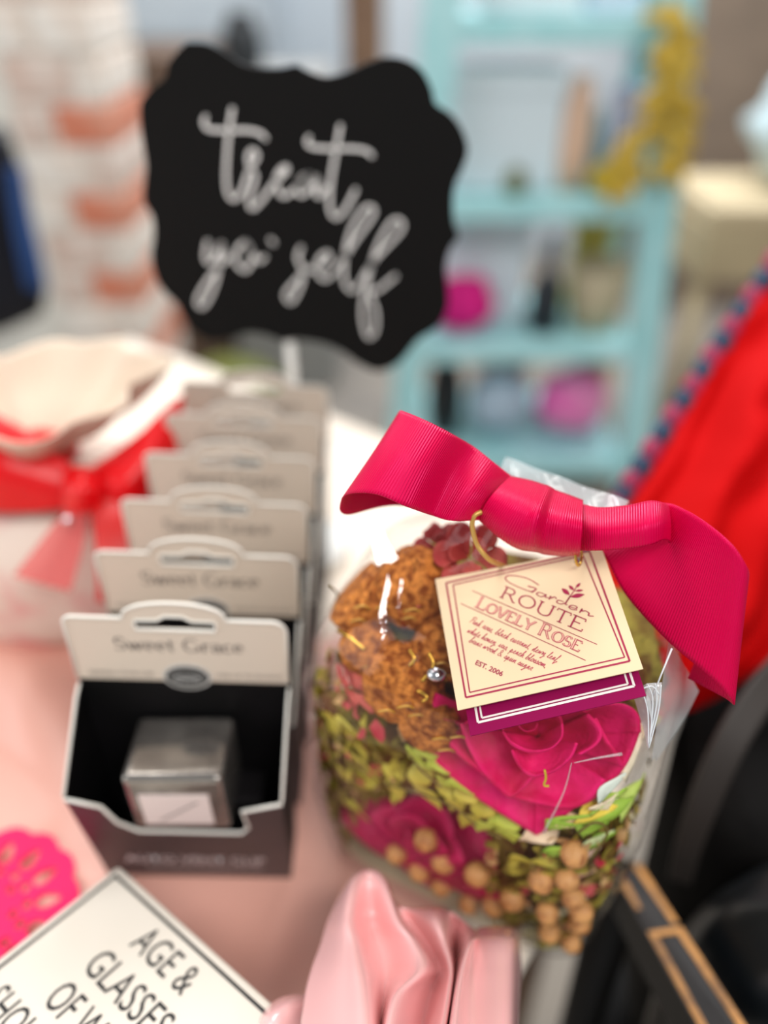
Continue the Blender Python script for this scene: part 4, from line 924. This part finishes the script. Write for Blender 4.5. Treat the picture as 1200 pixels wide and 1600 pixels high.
# ================================================================== gift sack with red organza bow (left)
def gift_sack():
    c = Vector((-.186, .345, .006)); r = empty('gift_sack', 'cream and pink printed gift sack with flared top at left', 'gift bag', tuple(c))
    prof = [(.045,0),(.062,.004),(.070,.03),(.066,.06),(.045,.082),(.018,.093),(.015,.098),(.024,.106),(.042,.120),(.056,.138)]
    rs = []
    N = 72
    P = smoothpath([Vector((a,b,0)) for a,b in prof], 46)
    for q in P:
        ring = []
        for i in range(N):
            th = 2*math.pi*i/N; k = 1 + (.10*math.sin(9*th)+.05*math.sin(5*th+1))*max(0, min(1,(q.y-.06)/.04)) + .05*noise.noise(Vector((math.cos(th)*2, math.sin(th)*2, q.y*20)))
            ring.append(c + Vector((q.x*1.25*k*math.cos(th), q.x*.85*k*math.sin(th), q.y + .008*math.sin(2*th+.6)*max(0,(q.y-.1)/.05))))
        rs.append(ring)
    m = mat('sack_print', (230,212,198), .7, c2=(226,150,150), scale=22, contrast=(.52,.66))
    o = rings('sack_body', rs[:32], m, r, False); solid(o, .0008)
    o = rings('flared_top', rs[31:], mat('sack_cream', (226,208,188), .7), r, False); solid(o, .0008)
    leaf('printed_leaf', c+Vector((-.075,-.058,.052)), Vector((-.2,-1,.5)), Vector((1,.1,-.15)), .05, .016, mat('leaf_print_green', (150,196,80), .6), r, False)
    b = empty('organza_bow', 'sheer red organza bow tied around the cream gift sack', 'ribbon', tuple(c+Vector((0,0,.095))))
    MR = sheer('red_organza', (238,2,16), .8)
    def S(px, py, d): return dp(px, py, d)
    loft('left_loop', [[S(130,738,.372), S(125,765,.370), S(132,790,.372)], [S(60,690,.368), S(50,745,.362), S(60,800,.37)], [S(-20,640,.37), S(-30,725,.36), S(-20,800,.375)], [S(-70,640,.385), S(-75,715,.385), S(-70,780,.39)], [S(20,660,.395), S(15,720,.395), S(25,770,.395)], [S(125,738,.39), S(120,765,.39), S(128,785,.39)]], MR, b, 50, 14, .0003)
    loft('right_loop', [[S(120,740,.372), S(125,765,.370), S(122,790,.372)], [S(180,715,.368), S(190,760,.362), S(185,810,.37)], [S(255,640,.378), S(250,710,.372), S(240,800,.38)], [S(285,620,.39), S(280,690,.39), S(270,770,.392)], [S(200,690,.395), S(195,730,.395), S(190,780,.395)], [S(125,740,.39), S(122,765,.39), S(125,785,.39)]], MR, b, 50, 14, .0003)
    loft('tail', [[S(140,770,.366), S(170,775,.366)], [S(145,820,.356), S(215,815,.358)], [S(150,880,.350), S(235,880,.355)], [S(150,940,.352), S(245,960,.358)]], sheer('red_organza_light', (226,40,40), .5), b, 30, 12, .0003)
    loft('tail', [[S(118,775,.366), S(140,775,.366)], [S(60,850,.358), S(130,850,.356)], [S(20,900,.356), S(110,925,.352)]], sheer('pink_organza', (238,110,110), .3), b, 30, 12, .0003)
    loft('knot', [[S(100,735,.366), S(98,765,.360), S(100,800,.366)], [S(128,728,.362), S(126,765,.354), S(128,802,.362)], [S(156,738,.366), S(158,768,.360), S(155,800,.366)]], sheer('red_organza_knot', (232,4,16), .95), b, 20, 14, .0006)
    tube('wrap', [c+Vector((.020*math.cos(a),.014*math.sin(a),.096)) for a in (2*math.pi*i/24 for i in range(24))], .005, sheer('red_organza_knot', (232,4,16), .95), b, 8, closed=True)
    tag(blob('sparkle_bead', dp(106,812,.350), .0022, mat('sparkle', (240,240,245), .05, metal=.9), None, 0), 'tiny crystal bead under the red organza bow', 'bead')  # mirror-bright blob stands in for a sparkle of light below the knot
gift_sack()

# ================================================================== turquoise ladder shelf and what stands on it
M_tq = mat('turquoise_paint', (160,216,220), .55, c2=(180,226,230), scale=14, bump=.1, bscale=60)
def ladder():
    Y = 1.5; r = empty('ladder_shelf', 'turquoise painted ladder shelf against the far side', 'shelf', (.3, Y+.15, FZ))
    def beam(name, a, b, w, d):
        a, b = Vector(a), Vector(b); u = Vector((w/2,0,0)); v = Vector((0,d/2,0))
        vs = [p+s*u+t*v for p in (a,b) for s,t in ((-1,-1),(1,-1),(1,1),(-1,1))]
        return mob(name, vs, [(3,2,1,0),(4,5,6,7),(0,1,5,4),(1,2,6,5),(2,3,7,6),(3,0,4,7)], M_tq, r, False)
    beam('front_rail', (.032,Y,FZ), (.115,Y,.55), .062, .035); beam('front_rail', (.585,Y,FZ), (.445,Y,.55), .062, .035)
    beam('rear_rail', (.045,Y+.42,FZ), (.115,Y+.06,.55), .045, .03); beam('rear_rail', (.575,Y+.42,FZ), (.445,Y+.06,.55), .045, .03)
    for z in (-.66,-.375,-.085,.20):
        x0 = .032+(.083)*(z-FZ)/1.3; x1 = .585-.14*(z-FZ)/1.3; dep = .36-.24*(z-FZ)/1.3
        box('shelf_board', x0+.02, x1-.02, Y-.015, Y+dep, z-.018, z+.022, M_tq, r, .004)
ladder()
def onshelf(z): return z+.0235
SH = (-.66,-.375,-.085,.20)
def bin_(label, x0, x1, y0, y1, z, h, c, c2=None, name='storage_box', cat='box'):
    r = empty(name, label, cat, ((x0+x1)/2,(y0+y1)/2,z)); m = mat('box_%d_%d_%d' % c, c, .7, c2=c2, scale=12)
    box('box_body', x0, x1, y0, y1, z, z+h*.82, m, r, .006); box('lid', x0-.004, x1+.004, y0-.004, y1+.004, z+h*.82, z+h, m, r, .006); return r
def pot(label, x, y, z, R, h, c, cat='vase', name='vase', prof=None):
    r = empty(name, label, cat, (x,y,z)); m = mat('%s_%d_%d_%d' % ((name,)+c), c, .5)
    prof = prof or [(.001,0),(.7,0),(.95,.25),(1,.5),(.8,.8),(.55,.92),(.6,1),(.5,1),(.48,.9),(.001,.85)]
    lathe('body', [(a*R, b*h) for a, b in prof], (x,y,z), m, r); return r
Z2, Z3, Z1 = onshelf(-.085), onshelf(-.375), onshelf(.20)
bin_('pale blue lidded box on the ladder\'s middle shelf', .125, .325, 1.54, 1.66, Z2, .20, (220,233,240))
pot('peach vase standing beside the pale blue box on the middle shelf', .355, 1.56, Z2, .032, .19, (224,186,160))
pot('teal bottle on the middle shelf between peach vase and lavender tin', .395, 1.60, Z2, .026, .13, (120,180,188), 'bottle', 'bottle')
bin_('lavender tin on the middle shelf\'s right end', .425, .475, 1.53, 1.60, Z2, .17, (194,196,222), name='tin', cat='tin')
pot('olive and charcoal trinket on the middle shelf\'s front', .245, 1.515, Z2, .022, .045, (110,116,84), 'trinket', 'trinket')
o = blob('yellow_cushion', (.42,1.515,Z2+.028), .032, mat('mustard_cloth', (196,166,46), .8), None, .2, (1.2,.6,.85), 2, 3, 2); tag(o, 'mustard yellow pouch on the middle shelf below the garland', 'pouch')
bin_('white lidded box on the ladder\'s lower shelf', .125, .30, 1.60, 1.74, Z3, .23, (222,234,242))
o = blob('magenta_cushion', (.168,1.555,Z3+.064), .066, mat('magenta_cloth', (222,6,132), .7), None, .18, (1,.55,.9), 1.6, 3, 5); tag(o, 'bright magenta cushion on the lower shelf beside the black sign', 'cushion')
pot('black round bottle on the lower shelf', .342, 1.57, Z3, .036, .20, (26,34,42), 'bottle', 'bottle', [(.001,0),(.9,0),(1,.1),(1,.45),(.5,.6),(.35,.65),(.35,1),(.3,1),(.001,.98)])
pot('tan woven basket on the lower shelf by the right rail', .455, 1.60, Z3, .062, .13, (186,170,140), 'basket', 'basket', [(.001,0),(.8,0),(.95,.4),(1,1),(.94,1),(.88,.4),(.7,.08),(.001,.08)])
bin_('yellow card box behind the tan basket on the lower shelf',   .415, .49, 1.675, 1.725, Z3, .21, (206,190,92), name='card_box')
bin_('white box on the ladder\'s top shelf', .16, .33, 1.53, 1.60, Z1, .15, (226,236,240))
bin_('pale lilac box on the top shelf\'s right end', .345, .435, 1.53, 1.60, Z1, .14, (206,220,234))
Z0 = onshelf(-.66)
o = blob('grey_ball', (.272,1.62,Z0+.088), .075, mat('pale_grey_cloth', (176,194,212), .8), None, .06, (1,1,1), 2, 3, 1); tag(o, 'pale grey-blue plush ball on the ladder\'s bottom shelf', 'plush')
pot('black bottle beside the grey plush on the bottom shelf', .145, 1.62, Z0, .045, .2, (22,26,30), 'bottle', 'bottle')
o = blob('pink_plush', (.445,1.62,Z0+.086), .075, mat('pink_plush_cloth', (238,96,180), .8, c2=(236,160,196), scale=12), None, .1, (1.1,1,1), 2, 3, 8); tag(o, 'hot pink plush on the ladder\'s bottom shelf', 'plush')
pot('peach jar behind the plush toys on the bottom shelf', .30, 1.80, Z0, .07, .24, (214,170,160), 'jar', 'jar')
pot('tan jar at the right of the bottom shelf', .52, 1.76, Z0, .045, .22, (176,150,100), 'jar', 'jar')
# yellow garland hung on the right rail
def garland():
    P = smoothpath([ony(1040,20,1.46), ony(1050,90,1.46), ony(1030,150,1.465), ony(1012,200,1.465), ony(990,240,1.465), ony(968,285,1.465)], 26)
    Q = smoothpath([ony(1050,60,1.455), ony(1062,120,1.455), ony(1055,190,1.46), ony(1042,260,1.465)], 18)
    r = empty('yellow_garland', 'mustard yellow leaf garland hanging down the ladder\'s right rail', 'garland', tuple(P[0])); M = mat('garland_yellow', (186,152,44), .7, c2=(206,176,70), scale=40)
    tube('cord', P, .004, M, r, 6); tube('cord', Q, .004, M, r, 6)
    for p in P + Q:
        for k in range(2):
            d = Vector((random.uniform(-1,1), -.3, random.uniform(-1,.4))); leaf('leaf', p, Vector((0,-1,.4)), d, .045, .026, M, r, False)
garland()

# ================================================================== other background things
def jacket():
    r = empty('navy_jacket', 'dark navy jacket hanging in front of the brick pillar at far left', 'jacket', tuple(ony(-60,200,1.2)))
    rs = []
    for py, xl, xr in ((205,-190,5),(225,-205,14),(270,-215,32),(330,-220,42),(400,-225,58),(450,-230,72),(490,-225,66),(512,-200,20)):
        a, b = ony(xl, py, 1.2), ony(xr, py, 1.2); cx = (a+b)/2; h = (b.x-a.x)/2; ring = []
        for i in range(40):
            th = 2*math.pi*i/40; ring.append(cx + Vector((h*math.cos(th), .06*math.sin(th)*(1+.25*math.sin(4*th)), 0)))
        rs.append(ring)
    rings('body', rs, mat('navy_cloth', (8,10,26), .7), r)
    loft('sleeve', [[ony(15,262,1.15), ony(34,262,1.17)], [ony(22,330,1.14), ony(45,330,1.17)], [ony(34,400,1.135), ony(62,400,1.17)], [ony(44,450,1.14), ony(72,455,1.17)]], mat('blue_cloth', (34,72,132), .6), r, 24, 8, .008)
    h = ony(-60,200,1.2); hz = Vector((h.x,1.2,1.0)); tube('hanger_rod', [h, Vector((h.x,1.2,.35)), Vector((h.x+.0,1.3,.36)), Vector((h.x,1.72,.36))], .006, mat('hanger_black', (30,30,32), .5), r, 8)
jacket()
bin_('dark brown wooden cabinet between the pillar and the black sign', -.78, -.44, 2.05, 2.4, FZ, .86, (96,78,66), (120,96,80), 'cabinet', 'cabinet')
bin_('pale grey-blue cupboard far behind the black sign', -1.25, -.36, 2.75, 3.2, FZ, 1.02, (196,208,218), (208,218,226), 'cupboard', 'cupboard')
pot('dark vase with tan neck behind the black sign\'s top', -.34, 2.15, .06, .05, .13, (40,44,48))
bin_('low grey shelf unit hidden behind the black sign', -.42, -.14, 2.05, 2.4, FZ, .81, (150,150,148), None, 'shelf_unit', 'shelf')
o = blob('olive_planter', (-.40,1.84,FZ+.10), .10, mat('olive_green', (112,118,56), .8), None, .15, (1.3,1,1), 2, 3, 4); tag(o, 'olive green floor cushion seen under the black sign', 'cushion')
bench = empty('bench', 'wide beige bench right of the ladder shelf', 'bench', (1.0, 1.92, FZ)); M_bn = mat('bench_beige', (200,182,146), .7, c2=(186,168,134), scale=12)
box('seat_box', .72, 1.30, 1.75, 2.10, -.315, -.19, M_bn, bench, .006); box('cushion', .725, 1.295, 1.755, 2.095, -.19, -.15, mat('bench_cushion', (206,188,154), .8), bench, .012)
for x_, y_ in ((.75,1.78),(1.27,1.78),(.75,2.07),(1.27,2.07)): tube('leg', [(x_,y_,-.315),(x_,y_,FZ+.001)], .02, M_bn, bench, 10)
o = blob('white_linen', (1.02,1.93,-.15+.142), .13, mat('linen_pale_blue', (206,226,232), .8), None, .15, (1.4,1,1.0), 2, 3, 6); tag(o, 'pile of pale blue-white linen on the beige bench', 'linen')
bin_('tall taupe wardrobe far behind the linen pile', .95, 1.9, 2.7, 3.2, FZ, 1.5, (142,124,108), (128,112,98), 'wardrobe', 'wardrobe')
